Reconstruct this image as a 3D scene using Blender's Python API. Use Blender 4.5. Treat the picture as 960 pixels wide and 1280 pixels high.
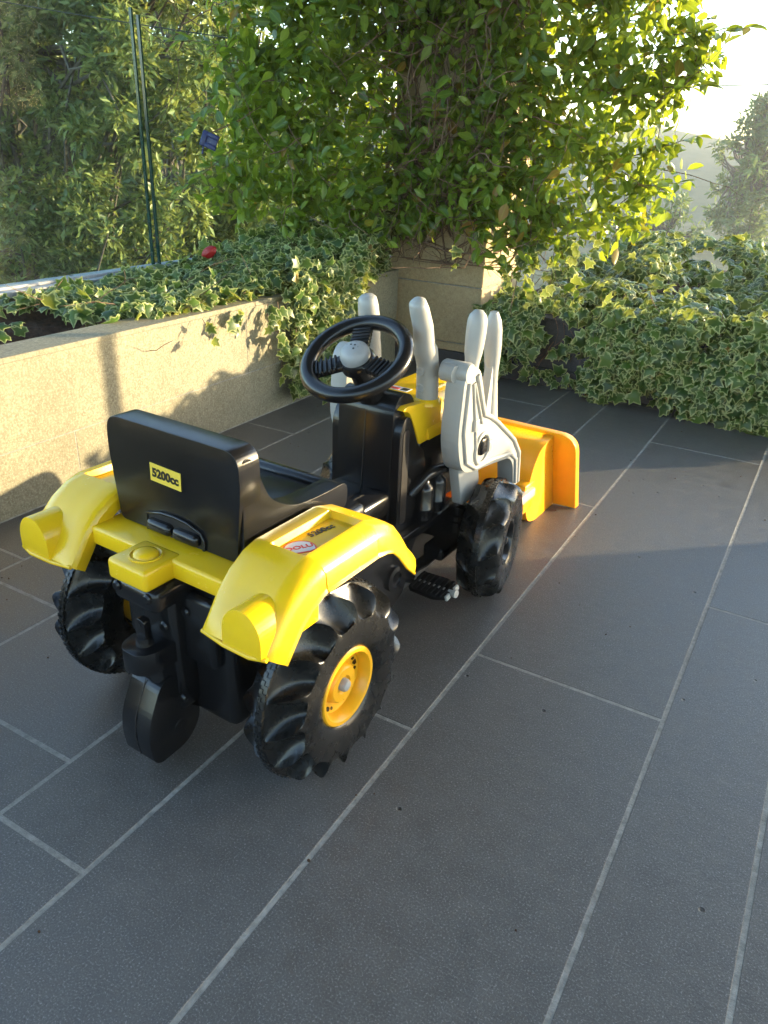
import bpy, bmesh, math, random
import numpy as np
from mathutils import Vector, Matrix, Euler
random.seed(7); rng = np.random.default_rng(11)
PI = math.pi; R = math.radians
for o in list(bpy.data.objects): bpy.data.objects.remove(o)
sc = bpy.context.scene
COL = sc.collection

# ------------------------------------------------------------------ camera
YAW, PITCH, ROLL = R(29.387), R(25.771), R(2.366)
CAM = np.array([0.0, 0.0, 1.0]); FPX = 958.0
_f = np.array([-math.sin(YAW)*math.cos(PITCH), math.cos(YAW)*math.cos(PITCH), -math.sin(PITCH)])
_r = np.array([math.cos(YAW), math.sin(YAW), 0.0]); _u = np.cross(_r, _f)
CR = math.cos(ROLL)*_r + math.sin(ROLL)*_u; CU = -math.sin(ROLL)*_r + math.cos(ROLL)*_u
cd = bpy.data.cameras.new('camera'); cam = bpy.data.objects.new('camera', cd); COL.objects.link(cam)
cd.sensor_fit = 'HORIZONTAL'; cd.sensor_width = 36.0; cd.lens = 36.0*FPX/960.0
cd.clip_start = 0.02; cd.clip_end = 2000
cam.matrix_world = Matrix(((CR[0], CU[0], -_f[0], CAM[0]), (CR[1], CU[1], -_f[1], CAM[1]), (CR[2], CU[2], -_f[2], CAM[2]), (0, 0, 0, 1)))
sc.camera = cam

# ------------------------------------------------------------------ light
SUN_AZ, SUN_EL = R(42.5), R(7.0)            # azimuth from +X towards +Y
w = bpy.data.worlds.new('World'); sc.world = w; w.use_nodes = True
nt = w.node_tree; bg = nt.nodes['Background']
sky = nt.nodes.new('ShaderNodeTexSky'); sky.sky_type = 'NISHITA'; sky.sun_disc = False
sky.sun_elevation = SUN_EL; sky.sun_rotation = PI/2 - SUN_AZ
sky.air_density = 0.8; sky.dust_density = 0.6; sky.ozone_density = 1.0
nt.links.new(sky.outputs[0], bg.inputs[0]); bg.inputs[1].default_value = 0.15
sd = bpy.data.lights.new('sun', 'SUN'); sun = bpy.data.objects.new('sun', sd); COL.objects.link(sun)
sd.energy = 2.2; sd.angle = R(0.55); sd.color = (1.0, 0.80, 0.48)
sv = Vector((math.cos(SUN_AZ)*math.cos(SUN_EL), math.sin(SUN_AZ)*math.cos(SUN_EL), math.sin(SUN_EL)))
sun.rotation_euler = sv.to_track_quat('Z', 'Y').to_euler(); sun.location = (4, 4, 3)
sc.view_settings.view_transform = 'Standard'; sc.view_settings.look = 'None'
sc.view_settings.gamma = 1.0; sc.view_settings.use_curve_mapping = False
sc.view_settings.exposure = 3.0
sc.render.engine = 'CYCLES'
sc.cycles.use_denoising = True
sc.cycles.use_adaptive_sampling = True; sc.cycles.adaptive_threshold = 0.018
sc.cycles.max_bounces = 7; sc.cycles.transparent_max_bounces = 10
sc.cycles.diffuse_bounces = 4; sc.cycles.glossy_bounces = 3; sc.cycles.transmission_bounces = 5
sc.cycles.sample_clamp_indirect = 6.0

# ------------------------------------------------------------------ materials
def ramp(nt, fac, stops):
    n = nt.nodes.new('ShaderNodeValToRGB'); e = n.color_ramp.elements
    while len(e) < len(stops): e.new(0.5)
    for k, (p, c) in enumerate(stops): e[k].position = p; e[k].color = (*c, 1) if len(c) == 3 else c
    nt.links.new(fac, n.inputs[0]); return n.outputs[0]
def noise(nt, vec, scale, detail=4, rough=0.55, out=0):
    n = nt.nodes.new('ShaderNodeTexNoise'); n.inputs['Scale'].default_value = scale
    n.inputs['Detail'].default_value = detail; n.inputs['Roughness'].default_value = rough
    if vec: nt.links.new(vec, n.inputs['Vector'])
    return n.outputs[out]
def mixc(nt, fac, a, b, mode='MIX'):
    n = nt.nodes.new('ShaderNodeMix'); n.data_type = 'RGBA'; n.blend_type = mode
    for i, v in ((0, fac), (6, a), (7, b)):
        if hasattr(v, 'is_linked') or hasattr(v, 'node'): nt.links.new(v, n.inputs[i])
        elif i == 0: n.inputs[0].default_value = v
        else: n.inputs[i].default_value = (*v, 1)
    return n.outputs[2]
def mathn(nt, op, a, b=0.0):
    n = nt.nodes.new('ShaderNodeMath'); n.operation = op
    for i, v in ((0, a), (1, b)):
        if hasattr(v, 'node'): nt.links.new(v, n.inputs[i])
        else: n.inputs[i].default_value = v
    return n.outputs[0]
def bump(nt, h, strength, dist, prev=None):
    n = nt.nodes.new('ShaderNodeBump'); n.inputs['Strength'].default_value = strength; n.inputs['Distance'].default_value = dist
    nt.links.new(h, n.inputs['Height'])
    if prev: nt.links.new(prev, n.inputs['Normal'])
    return n.outputs[0]
def base_mat(name):
    m = bpy.data.materials.new(name); m.use_nodes = True
    return m, m.node_tree, m.node_tree.nodes['Principled BSDF']
def coords(nt, kind='Object'):
    n = nt.nodes.new('ShaderNodeTexCoord'); return n.outputs[kind]
def worldpos(nt):
    return nt.nodes.new('ShaderNodeNewGeometry').outputs['Position']

def plastic(name, col, rough=0.35, var=0.12, scuff=0.0, grain=0.0, sss=0.0, spec=0.5):
    m, nt, p = base_mat(name); v = worldpos(nt)
    n1 = noise(nt, v, 14, 5, .6)
    c = ramp(nt, n1, [(.3, tuple(x*(1-var) for x in col)), (.7, tuple(min(1, x*(1+var*.5)) for x in col))])
    if scuff:
        n2 = noise(nt, v, 46, 8, .75)
        f = ramp(nt, n2, [(.56, (0, 0, 0)), (.75, (scuff,)*3)])
        c = mixc(nt, f, c, (.22, .21, .19))
    nt.links.new(c, p.inputs['Base Color'])
    n3 = noise(nt, v, 30, 6, .65)
    r = nt.nodes.new('ShaderNodeMapRange'); nt.links.new(n3, r.inputs[0])
    r.inputs[1].default_value = .3; r.inputs[2].default_value = .7; r.inputs[3].default_value = rough*.9; r.inputs[4].default_value = rough*1.12
    nt.links.new(r.outputs[0], p.inputs['Roughness'])
    p.inputs['Specular IOR Level'].default_value = spec
    if sss:
        p.inputs['Subsurface Weight'].default_value = sss
        p.inputs['Subsurface Radius'].default_value = (.02, .01, .004); p.inputs['Subsurface Scale'].default_value = .3
    b = bump(nt, noise(nt, v, 420, 3, .6), .06+grain, .0006)
    b = bump(nt, noise(nt, v, 26, 2, .4), .05, .0012, b)
    nt.links.new(b, p.inputs['Normal'])
    return m

def slab_mat():
    m, nt, p = base_mat('dark_paving_stone'); v = worldpos(nt)
    big = noise(nt, v, 2.2, 5, .6); mid = noise(nt, v, 21, 6, .65); fine = noise(nt, v, 330, 3, .75)
    oi = nt.nodes.new('ShaderNodeObjectInfo').outputs['Random']
    c = ramp(nt, mid, [(.3, (.062, .059, .055)), (.7, (.108, .104, .098))])
    c = mixc(nt, ramp(nt, big, [(.35, (0, 0, 0)), (.7, (.55,)*3)]), c, (.082, .074, .066))
    c = mixc(nt, ramp(nt, oi, [(0, (0, 0, 0)), (1, (.45,)*3)]), c, (.100, .099, .099))
    sp = ramp(nt, fine, [(.55, (0, 0, 0)), (.70, (.8,)*3)])
    c = mixc(nt, sp, c, (.30, .295, .29))
    c = mixc(nt, ramp(nt, fine, [(.30, (.7,)*3), (.44, (0, 0, 0))]), c, (.025, .025, .026))
    # pale scuffs and dust
    du = noise(nt, v, 6.5, 9, .72)
    c = mixc(nt, ramp(nt, du, [(.58, (0, 0, 0)), (.8, (.4,)*3)]), c, (.16, .15, .135))
    vo = nt.nodes.new('ShaderNodeTexVoronoi'); vo.inputs['Scale'].default_value = 17; nt.links.new(v, vo.inputs['Vector'])
    pit = ramp(nt, vo.outputs['Distance'], [(.05, (1, 1, 1)), (.085, (0, 0, 0))])
    vr = nt.nodes.new('ShaderNodeSeparateColor'); nt.links.new(vo.outputs['Color'], vr.inputs[0])
    pit = mathn(nt, 'MULTIPLY', pit, mathn(nt, 'GREATER_THAN', vr.outputs[0], .78))
    c = mixc(nt, pit, c, (.012, .011, .010))
    nt.links.new(c, p.inputs['Base Color'])
    rr = nt.nodes.new('ShaderNodeMapRange'); nt.links.new(mid, rr.inputs[0])
    rr.inputs[1].default_value = .3; rr.inputs[2].default_value = .7; rr.inputs[3].default_value = .40; rr.inputs[4].default_value = .56
    nt.links.new(rr.outputs[0], p.inputs['Roughness']); p.inputs['Specular IOR Level'].default_value = .55
    inv = mathn(nt, 'SUBTRACT', 1.0, pit)
    b = bump(nt, inv, .8, .003)
    b = bump(nt, noise(nt, v, 260, 4, .7), .33, .0016, b)
    b = bump(nt, noise(nt, v, 45, 5, .6), .25, .003, b)
    nt.links.new(b, p.inputs['Normal'])
    return m
def stone_mat(name, a, b_, speck, scale=150, rough=.75, bumpk=.35):
    m, nt, p = base_mat(name); v = worldpos(nt)
    big = noise(nt, v, 3.5, 5, .6); fine = noise(nt, v, scale, 3, .7); mid = noise(nt, v, 60, 4, .6)
    c = ramp(nt, mid, [(.32, a), (.68, b_)])
    c = mixc(nt, ramp(nt, fine, [(.5, (0, 0, 0)), (.68, (.6,)*3)]), c, speck)
    c = mixc(nt, ramp(nt, fine, [(.31, (.6,)*3), (.45, (0, 0, 0))]), c, tuple(x*.55 for x in a))
    c = mixc(nt, ramp(nt, big, [(.4, (0, 0, 0)), (.75, (.35,)*3)]), c, tuple(x*.7 for x in a))
    oi = nt.nodes.new('ShaderNodeObjectInfo').outputs['Random']
    c = mixc(nt, ramp(nt, oi, [(0, (0, 0, 0)), (1, (.25,)*3)]), c, tuple(x*.8 for x in b_))
    nt.links.new(c, p.inputs['Base Color']); p.inputs['Roughness'].default_value = rough
    b = bump(nt, fine, bumpk, .0012); b = bump(nt, noise(nt, v, 30, 4, .6), .2, .003, b)
    nt.links.new(b, p.inputs['Normal']); return m
def simple(name, a, b_, scale, rough=.8, bumpk=.3, dist=.003, spec=.4):
    m, nt, p = base_mat(name); v = worldpos(nt)
    n = noise(nt, v, scale, 6, .65)
    nt.links.new(ramp(nt, n, [(.3, a), (.7, b_)]), p.inputs['Base Color'])
    p.inputs['Roughness'].default_value = rough; p.inputs['Specular IOR Level'].default_value = spec
    nt.links.new(bump(nt, noise(nt, v, scale*4, 4, .6), bumpk, dist), p.inputs['Normal']); return m
def leaf_mat(name, dark, mid, light, margin=None, dead=(.30, .13, .03), trans=.42, tcol=(.32, .42, .03), rough=.38, deadp=.975):
    m, nt, p = base_mat(name)
    a1 = nt.nodes.new('ShaderNodeAttribute'); a1.attribute_name = 'rnd'
    a2 = nt.nodes.new('ShaderNodeAttribute'); a2.attribute_name = 'edge'
    c = ramp(nt, a1.outputs['Fac'], [(0, dark), (.45, mid), (.88, light), (deadp, light), (min(1, deadp+.01), dead)])
    v = worldpos(nt)
    c = mixc(nt, ramp(nt, noise(nt, v, 90, 3, .6), [(.35, (0, 0, 0)), (.7, (.35,)*3)]), c, mid)
    if margin:
        blot = noise(nt, v, 70, 3, .6)
        e = mathn(nt, 'ADD', a2.outputs['Fac'], mathn(nt, 'MULTIPLY', mathn(nt, 'SUBTRACT', blot, .5), .9))
        c = mixc(nt, ramp(nt, e, [(.56, (0, 0, 0)), (.86, (1, 1, 1))]), c, margin)
    else:
        c = mixc(nt, ramp(nt, a2.outputs['Fac'], [(0, (.3,)*3), (.2, (0, 0, 0))]), c, tuple(min(1, x*1.7) for x in light))
    nt.links.new(c, p.inputs['Base Color']); p.inputs['Roughness'].default_value = rough
    p.inputs['Specular IOR Level'].default_value = .45
    tr = nt.nodes.new('ShaderNodeBsdfTranslucent'); tc = mixc(nt, .55, c, tcol); nt.links.new(tc, tr.inputs[0])
    mx = nt.nodes.new('ShaderNodeMixShader'); mx.inputs[0].default_value = trans
    nt.links.new(p.outputs[0], mx.inputs[1]); nt.links.new(tr.outputs[0], mx.inputs[2])
    nt.links.new(mx.outputs[0], nt.nodes['Material Output'].inputs[0]); return m
def glass_mat():
    m = bpy.data.materials.new('clear_glass'); m.use_nodes = True; nt = m.node_tree; nt.nodes.clear()
    out = nt.nodes.new('ShaderNodeOutputMaterial'); t = nt.nodes.new('ShaderNodeBsdfTransparent'); t.inputs[0].default_value = (.90, .95, .92, 1)
    g = nt.nodes.new('ShaderNodeBsdfGlossy'); g.inputs['Roughness'].default_value = .02
    fr = nt.nodes.new('ShaderNodeLayerWeight'); fr.inputs[0].default_value = .5
    ff = mathn(nt, 'ADD', mathn(nt, 'MULTIPLY', mathn(nt, 'POWER', fr.outputs['Facing'], 5.0), .15), .0008)
    mx = nt.nodes.new('ShaderNodeMixShader'); nt.links.new(ff, mx.inputs[0]); nt.links.new(t.outputs[0], mx.inputs[1]); nt.links.new(g.outputs[0], mx.inputs[2])
    # faint film of dust
    d = nt.nodes.new('ShaderNodeBsdfDiffuse'); d.inputs[0].default_value = (.5, .55, .55, 1)
    m2 = nt.nodes.new('ShaderNodeMixShader'); f = ramp(nt, noise(nt, worldpos(nt), 9, 6, .7), [(.3, (.004,)*3), (.8, (.035,)*3)])
    nt.links.new(f, m2.inputs[0]); nt.links.new(mx.outputs[0], m2.inputs[1]); nt.links.new(d.outputs[0], m2.inputs[2])
    nt.links.new(m2.outputs[0], out.inputs[0]); return m

M = {}
M['slab'] = slab_mat()
M['grout'] = simple('pale_grout', (.17, .165, .15), (.33, .32, .29), 60, .9, .5)
M['wall'] = stone_mat('beige_granite', (.175, .155, .10), (.265, .238, .16), (.44, .41, .30))
M['column'] = stone_mat('tan_stone', (.34, .25, .13), (.44, .335, .18), (.50, .41, .25))
M['darkwall'] = stone_mat('dark_stone', (.030, .030, .032), (.046, .045, .045), (.07, .07, .07))
M['kerb'] = stone_mat('grey_coping', (.30, .31, .33), (.38, .39, .41), (.46, .47, .48))
M['soffit'] = simple('pale_plaster', (.42, .41, .39), (.50, .49, .47), 8, .9, .2)
M['soil'] = simple('brown_soil', (.035, .018, .010), (.13, .065, .035), 60, .95, .9, .02)
M['black'] = plastic('black_plastic', (.007, .007, .008), .24, .06, spec=.42)
M['tyre'] = plastic('black_tyre_plastic', (.008, .008, .008), .27, .25, scuff=.08, spec=.42)
M['yellow'] = plastic('yellow_plastic', (.80, .49, .009), .25, .05, sss=.12)
M['rim'] = plastic('rim_yellow_plastic', (.74, .37, .008), .33, .05)
M['orange'] = plastic('orange_yellow_plastic', (.86, .36, .006), .30, .05, sss=.25)
M['grey'] = plastic('light_grey_plastic', (.36, .355, .335), .34, .06)
M['hub'] = plastic('grey_cap_plastic', (.30, .30, .30), .4, .06)
M['metal'] = simple('bolt_metal', (.30, .29, .27), (.42, .41, .39), 60, .35, .1, .001)
M['sticker_yellow'] = plastic('yellow_sticker', (.80, .56, .07), .3, .05)
M['sticker_white'] = plastic('white_sticker', (.74, .74, .76), .3, .03)
M['ink'] = plastic('black_ink', (.012, .010, .010), .4, .05)
M['red'] = plastic('red_ink', (.72, .045, .02), .4, .05)
M['redp'] = plastic('red_plastic', (.30, .006, .008), .5, .1)
M['blue'] = plastic('blue_plastic', (.003, .009, .085), .35, .1)
M['bark'] = simple('brown_bark', (.09, .055, .035), (.24, .15, .095), 70, .9, .6)
M['trunk'] = simple('grey_bark', (.06, .05, .04), (.15, .125, .10), 30, .95, .7, .01)
M['jasmine'] = leaf_mat('vine_leaf', (.030, .078, .012), (.088, .175, .020), (.27, .37, .045), tcol=(.50, .56, .02), trans=.5, rough=.28)
M['ivy'] = leaf_mat('variegated_ivy_leaf', (.016, .050, .010), (.036, .092, .016), (.10, .18, .03), margin=(.44, .47, .18), tcol=(.46, .48, .07), trans=.40)
M['treeleaf'] = leaf_mat('evergreen_leaf', (.026, .058, .022), (.090, .15, .042), (.32, .37, .10), trans=.38, tcol=(.42, .42, .09), rough=.42, deadp=2)  # palest leaf tone raised so that clumps look sunlit
M['farleaf'] = leaf_mat('broad_leaf', (.05, .10, .03), (.09, .15, .04), (.15, .21, .06), trans=.35, tcol=(.30, .36, .08), rough=.5, deadp=2)
M['glass'] = glass_mat()
M['glassedge'] = simple('green_glass_edge', (.010, .035, .028), (.016, .05, .04), 10, .12, .0)
M['cable'] = simple('black_cable', (.02, .02, .02), (.04, .04, .04), 10, .6)
M['steel'] = simple('dark_steel', (.05, .05, .05), (.07, .07, .07), 20, .4)
M['ground'] = simple('hillside_scrub', (.03, .045, .018), (.09, .10, .045), .4, .95, .3, .2)
M['hill'] = simple('far_hill', (.04, .065, .03), (.09, .10, .055), .25, .95, .0)
M['dry'] = simple('dry_leaf', (.05, .035, .025), (.11, .075, .05), 80, .8)

# ------------------------------------------------------------------ helpers
def finish(bm, name, mat, parent=None, angle=35, loc=None):
    me = bpy.data.meshes.new(name); bmesh.ops.recalc_face_normals(bm, faces=bm.faces); bm.to_mesh(me); bm.free()
    me.polygons.foreach_set('use_smooth', [True]*len(me.polygons)); me.set_sharp_from_angle(angle=R(angle))
    me.materials.append(M[mat] if isinstance(mat, str) else mat)
    o = bpy.data.objects.new(name, me); COL.objects.link(o)
    if parent: o.parent = parent
    if loc is not None: o.location = loc
    return o
def empty(name, loc=(0, 0, 0), rz=0):
    o = bpy.data.objects.new(name, None); o.empty_display_size = .1; COL.objects.link(o); o.location = loc; o.rotation_euler = (0, 0, rz); return o
def tag(o, label=None, cat=None, group=None, kind=None):
    if label: o['label'] = label
    if cat: o['category'] = cat
    if group: o['group'] = group
    if kind: o['kind'] = kind
    return o
def bev(bm, edges, off, seg=2):
    if off > 0: bmesh.ops.bevel(bm, geom=list(edges), offset=off, segments=seg, profile=.5, affect='EDGES', clamp_overlap=True)
def box(bm, x0, x1, y0, y1, z0, z1, b=0.0, seg=2, mat4=None, taper=None):
    t = bmesh.new()
    r = bmesh.ops.create_cube(t, size=1)
    for v in t.verts:
        v.co = Vector((x0+(v.co.x+.5)*(x1-x0), y0+(v.co.y+.5)*(y1-y0), z0+(v.co.z+.5)*(z1-z0)))
        if taper and v.co.z > (z0+z1)/2:
            cx, cy = (x0+x1)/2, (y0+y1)/2; v.co.x = cx+(v.co.x-cx)*taper[0]; v.co.y = cy+(v.co.y-cy)*taper[1]
    bev(t, t.edges, b, seg); merge(bm, t, mat4)
def merge(bm, t, mat4=None):
    if mat4 is not None: bmesh.ops.transform(t, matrix=mat4, verts=t.verts)
    me = bpy.data.meshes.new('tmp'); t.to_mesh(me); t.free(); bm.from_mesh(me); bpy.data.meshes.remove(me)
def prism(bm, pts, axis, a0, a1, b=0.0, seg=2, mat4=None):
    t = bmesh.new()
    def P(p, a): return {'x': (a, p[0], p[1]), 'y': (p[0], a, p[1]), 'z': (p[0], p[1], a)}[axis]
    va = [t.verts.new(P(p, a0)) for p in pts]; vb = [t.verts.new(P(p, a1)) for p in pts]
    t.faces.new(va); t.faces.new(vb[::-1]); n = len(pts)
    for i in range(n): t.faces.new((va[i], vb[i], vb[(i+1) % n], va[(i+1) % n]))
    bmesh.ops.recalc_face_normals(t, faces=t.faces)
    bev(t, t.edges, b, seg); merge(bm, t, mat4)
def rpoly(pts, rad, n=4):
    """round polygon corners; rad scalar or list"""
    out = []; N = len(pts)
    for i in range(N):
        p = Vector(pts[i]); a = Vector(pts[i-1]); c = Vector(pts[(i+1) % N]); r = rad[i] if isinstance(rad, (list, tuple)) else rad
        if r <= 0: out.append(tuple(p)); continue
        da = (a-p); dc = (c-p); r1 = min(r, da.length*.48, dc.length*.48)
        s = p+da.normalized()*r1; e = p+dc.normalized()*r1
        for k in range(n+1):
            t = k/n; out.append(tuple((1-t)**2*s+2*t*(1-t)*p+t*t*e))
    return out
def lathe(bm, prof, n=32, mat4=None, cap=True):
    """profile [(radius, height)] around z"""
    t = bmesh.new(); rings = []
    for r, h in prof:
        if r < 1e-6: rings.append([t.verts.new((0, 0, h))]); continue
        rings.append([t.verts.new((r*math.cos(2*PI*i/n), r*math.sin(2*PI*i/n), h)) for i in range(n)])
    for A, B in zip(rings[:-1], rings[1:]):
        for i in range(n):
            j = (i+1) % n
            if len(A) == 1: t.faces.new((A[0], B[i], B[j]))
            elif len(B) == 1: t.faces.new((A[i], B[0], A[j]))
            else: t.faces.new((A[i], B[i], B[j], A[j]))
    if cap:
        if len(rings[0]) > 1: t.faces.new(rings[0][::-1])
        if len(rings[-1]) > 1: t.faces.new(rings[-1])
    merge(bm, t, mat4)
def tube(bm, pts, rad, n=8, mat4=None, squash=None):
    t = bmesh.new(); pts = [Vector(p) for p in pts]; rings = []
    up = Vector((0, 0, 1)); a = None
    for i, p in enumerate(pts):
        d = (pts[min(i+1, len(pts)-1)]-pts[max(i-1, 0)]).normalized()
        if a is None:
            a = d.cross(up)
            if a.length < .15: a = d.cross(Vector((0, 1, 0)))
        a = a-d*a.dot(d)
        if a.length < 1e-4: a = d.orthogonal()
        a.normalize(); b = d.cross(a).normalized(); r = rad[i] if isinstance(rad, (list, tuple)) else rad
        s = squash or (1, 1)
        rings.append([t.verts.new(p+a*math.cos(2*PI*k/n)*r*s[0]+b*math.sin(2*PI*k/n)*r*s[1]) for k in range(n)])
    for A, B in zip(rings[:-1], rings[1:]):
        for i in range(n): t.faces.new((A[i], A[(i+1) % n], B[(i+1) % n], B[i]))
    t.faces.new(rings[0][::-1]); t.faces.new(rings[-1]); merge(bm, t, mat4)
def grid(bm, P, close_u=False):
    """P[i][j] points -> quads"""
    V = [[bm.verts.new(p) for p in row] for row in P]
    nI = len(V); nJ = len(V[0])
    for i in range(nI if close_u else nI-1):
        for j in range(nJ-1):
            bm.faces.new((V[i][j], V[(i+1) % nI][j], V[(i+1) % nI][j+1], V[i][j+1]))
    return V
AX = {'x': Matrix.Rotation(PI/2, 4, 'Y'), 'y': Matrix.Rotation(-PI/2, 4, 'X'), 'z': Matrix.Identity(4)}
def at(x, y, z): return Matrix.Translation((x, y, z))
def one(name, mat, parent, fn, angle=35):
    bm = bmesh.new(); fn(bm); return finish(bm, name, mat, parent, angle)
def text(name, s, size, mat, parent, mat4, off=.0, depth=.0003, sx=1.0):
    cu = bpy.data.curves.new(name, 'FONT'); cu.body = s; cu.size = size; cu.align_x = 'CENTER'; cu.align_y = 'CENTER'; cu.offset = off; cu.extrude = depth; cu.resolution_u = 4
    o = bpy.data.objects.new(name, cu); COL.objects.link(o); dg = bpy.context.evaluated_depsgraph_get(); dg.update()
    me = bpy.data.meshes.new_from_object(o.evaluated_get(dg)); bpy.data.objects.remove(o); bpy.data.curves.remove(cu)
    me.materials.clear(); me.materials.append(M[mat]); me.transform(Matrix.Diagonal((sx, 1, 1, 1)))
    q = bpy.data.objects.new(name, me); COL.objects.link(q); q.parent = parent; q.matrix_local = mat4; return q
def copy_tree(o, parent=None):
    c = o.copy(); COL.objects.link(c); c.parent = parent
    for ch in list(o.children): copy_tree(ch, c)
    return c
def project(p):
    """world points (N,3) -> pixel coordinates and depth"""
    d = np.atleast_2d(p)-CAM; z = d@_f
    return np.stack([480+FPX*(d@CR)/z, 640-FPX*(d@CU)/z, z], 1)

# ------------------------------------------------------------------ the setting
bm = bmesh.new(); bmesh.ops.create_circle(bm, cap_ends=True, radius=134, segments=64)
g = finish(bm, 'ground', 'ground'); g.location.z = -4.0; tag(g, 'dark scrubby ground far below the terrace', None, kind='structure')
def hills(bm):
    n = 180; P = []
    for k, (rad, s) in enumerate(((70, 0), (95, .5), (118, 1), (133, .72))):
        row = []
        for i in range(n+1):
            a = 2*PI*i/n; h = -4.1+s*(7.6+1.4*math.sin(3*a+1)+.8*math.sin(7*a)+.5*math.sin(17*a+2))
            row.append((rad*math.cos(a), rad*math.sin(a), h))
        P.append(row)
    grid(bm, P)
tag(one('hills', 'hill', None, hills, 180), 'low blue-grey hills on the horizon', None, kind='structure')
one('terrace_base', 'darkwall', None, lambda bm: box(bm, -2.75, 4.0, -2.2, 5.9, -4.0, -.03))['kind'] = 'structure'
bpy.data.objects['terrace_base']['label'] = 'dark masonry block that carries the terrace floor'

floor = one('terrace_floor', 'grout', None, lambda bm: box(bm, -1.87, 3.2, -2.0, 3.45, -.03, -.0005))
tag(floor, 'terrace floor of long dark grey stone slabs with pale joints', None, kind='structure')
XS = [-1.872, -1.635, -1.364, -.961, -.758, -.49, -.09, .110, .378, .778, .978, 1.246, 1.646, 1.85, 2.12, 2.52, 2.72, 3.0]
CUTS = {-1.872: [.18, 1.035, 2.19], -1.635: [-.3, .93, 2.45], -1.364: [-.55, .62, 1.9, 3.1], -.961: [-.75, .479, 1.62, 2.78], -.758: [-.2, 1.018, 2.21, 3.36],
        -.49: [-.9, .18, 1.307, 2.923], -.09: [-.6, .62, 1.80, 3.05]}
GAP = .0042
for i, x0 in enumerate(XS[:-1]):
    x1 = XS[i+1]; cuts = CUTS.get(x0) or [-1.2+random.random(), .5+random.random()*.6, 1.6+random.random()*.8, 2.9+random.random()*.3]
    ys = [-2.0]+cuts+[3.44]
    for y0, y1 in zip(ys[:-1], ys[1:]):
        dz = random.uniform(-.0002, .0003)
        one('paving_slab', 'slab', floor, lambda bm: box(bm, x0+GAP, x1-GAP, y0+GAP, y1-GAP, -.025, dz, .0006, 1))

# ------------------------------------------------------------------ stone planter on the left
pl = empty('stone_planter', (-1.86, 1.2, 0))
L0 = Vector(pl.location)
def rel(root, name, mat, fn, angle=35, parent=None):
    o = one(name, mat, None, fn, angle); o.data.transform(Matrix.Translation(-Vector(root.location))); o.parent = parent or root; return o
tag(pl, 'long low beige stone planter along the glass side, filled with soil and ivy', 'planter')
WX = -1.86
for (y0, y1) in ((-.6, .52), (.52, 2.21), (2.21, 3.35)):
    rel(pl, 'cladding_slab', 'wall', lambda bm: box(bm, WX-.03, WX, y0+.0012, y1-.0012, .1930, .433, .0008, 1))
for (y0, y1) in ((-.6, .85), (.85, 1.41), (1.41, 2.62), (2.62, 3.35)):
    rel(pl, 'cladding_slab', 'wall', lambda bm: box(bm, WX-.0305, WX-.0005, y0+.0012, y1-.0012, .004, .190, .0012, 1))
for (y0, y1) in ((-.6, .93), (.93, 2.26), (2.26, 3.35)):
    rel(pl, 'coping_slab', 'wall', lambda bm: box(bm, WX-.125, WX+.004, y0+.001, y1-.001, .4345, .450, .0015, 1))
rel(pl, 'core', 'grout', lambda bm: box(bm, WX-.12, WX-.0012, -.6, 3.34, -.01, .4335))
def soil(bm):
    n, k = 90, 18; P = []
    for i in range(n+1):
        y = -.6+3.9*i/n; row = []
        for j in range(k+1):
            x = -2.52+(.545)*j/k; h = .40+.03*math.sin(y*7+x*9)*.4+random.uniform(-.012, .016)
            row.append((x, y, h))
        P.append(row)
    grid(bm, P)
rel(pl, 'soil', 'soil', soil, 180)
for (y0, y1) in ((-.6, .9), (.9, 2.05), (2.05, 3.4)):
    rel(pl, 'rear_coping', 'kerb', lambda bm: box(bm, -2.67, -2.515, y0+.001, y1-.001, .452, .475, .002, 1))
rel(pl, 'rear_wall', 'wall', lambda bm: box(bm, -2.66, -2.525, -.6, 3.4, -.2, .4515))

def glass_panel(y0, y1, z1, label):
    root = empty('glass_balustrade_panel', (-2.575, y0, .475)); tag(root, label, 'glass panel', 'frameless glass panels along the planter')
    rel(root, 'pane', 'glass', lambda bm: box(bm, -2.581, -2.569, y0+.005, y1-.005, .470, z1))
    for y in (y0, y1): rel(root, 'polished_edge', 'glassedge', lambda bm: box(bm, -2.5815, -2.5685, y-.004+(.004 if y == y0 else -.004), y+.004+(.004 if y == y0 else -.004), .470, z1+.0005))
    rel(root, 'channel', 'kerb', lambda bm: box(bm, -2.592, -2.558, y0+.002, y1-.002, .4745, .485, .002, 1))
    return root
glass_panel(.95, 2.468, 1.42, 'clear glass balustrade panel whose dark edge stands beside the planter')
glass_panel(2.495, 3.75, 1.40, 'glass balustrade panel half hidden behind the climbing vine')

# ------------------------------------------------------------------ back planter, column
bp = empty('dark_planter', (-.6, 3.42, 0)); tag(bp, 'dark stone planter along the back edge, overgrown by an ivy hedge', 'planter')
BY = 3.415
xs = [-1.44, -.78, -.12, .13]
for x0, x1 in zip(xs[:-1], xs[1:]):
    rel(bp, 'cladding_slab', 'darkwall', lambda bm: box(bm, x0+.001, x1-.001, BY, BY+.03,   .085, .296, .0015, 1))
    rel(bp, 'plinth_slab', 'darkwall', lambda bm: box(bm, x0+.001, x1-.001, BY-.012, BY+.03, .003, .082, .0015, 1))
rel(bp, 'coping_slab', 'darkwall', lambda bm: box(bm, -1.44, .13, BY-.004, BY+.11, .2965, .31, .0015, 1))
rel(bp, 'core', 'darkwall', lambda bm: box(bm, -1.43, .125, BY+.005, 5.75, -.02, .295))
rel(bp, 'soil', 'soil', lambda bm: box(bm, -1.42, .12, BY+.112, 5.73, .28, .312))
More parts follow.
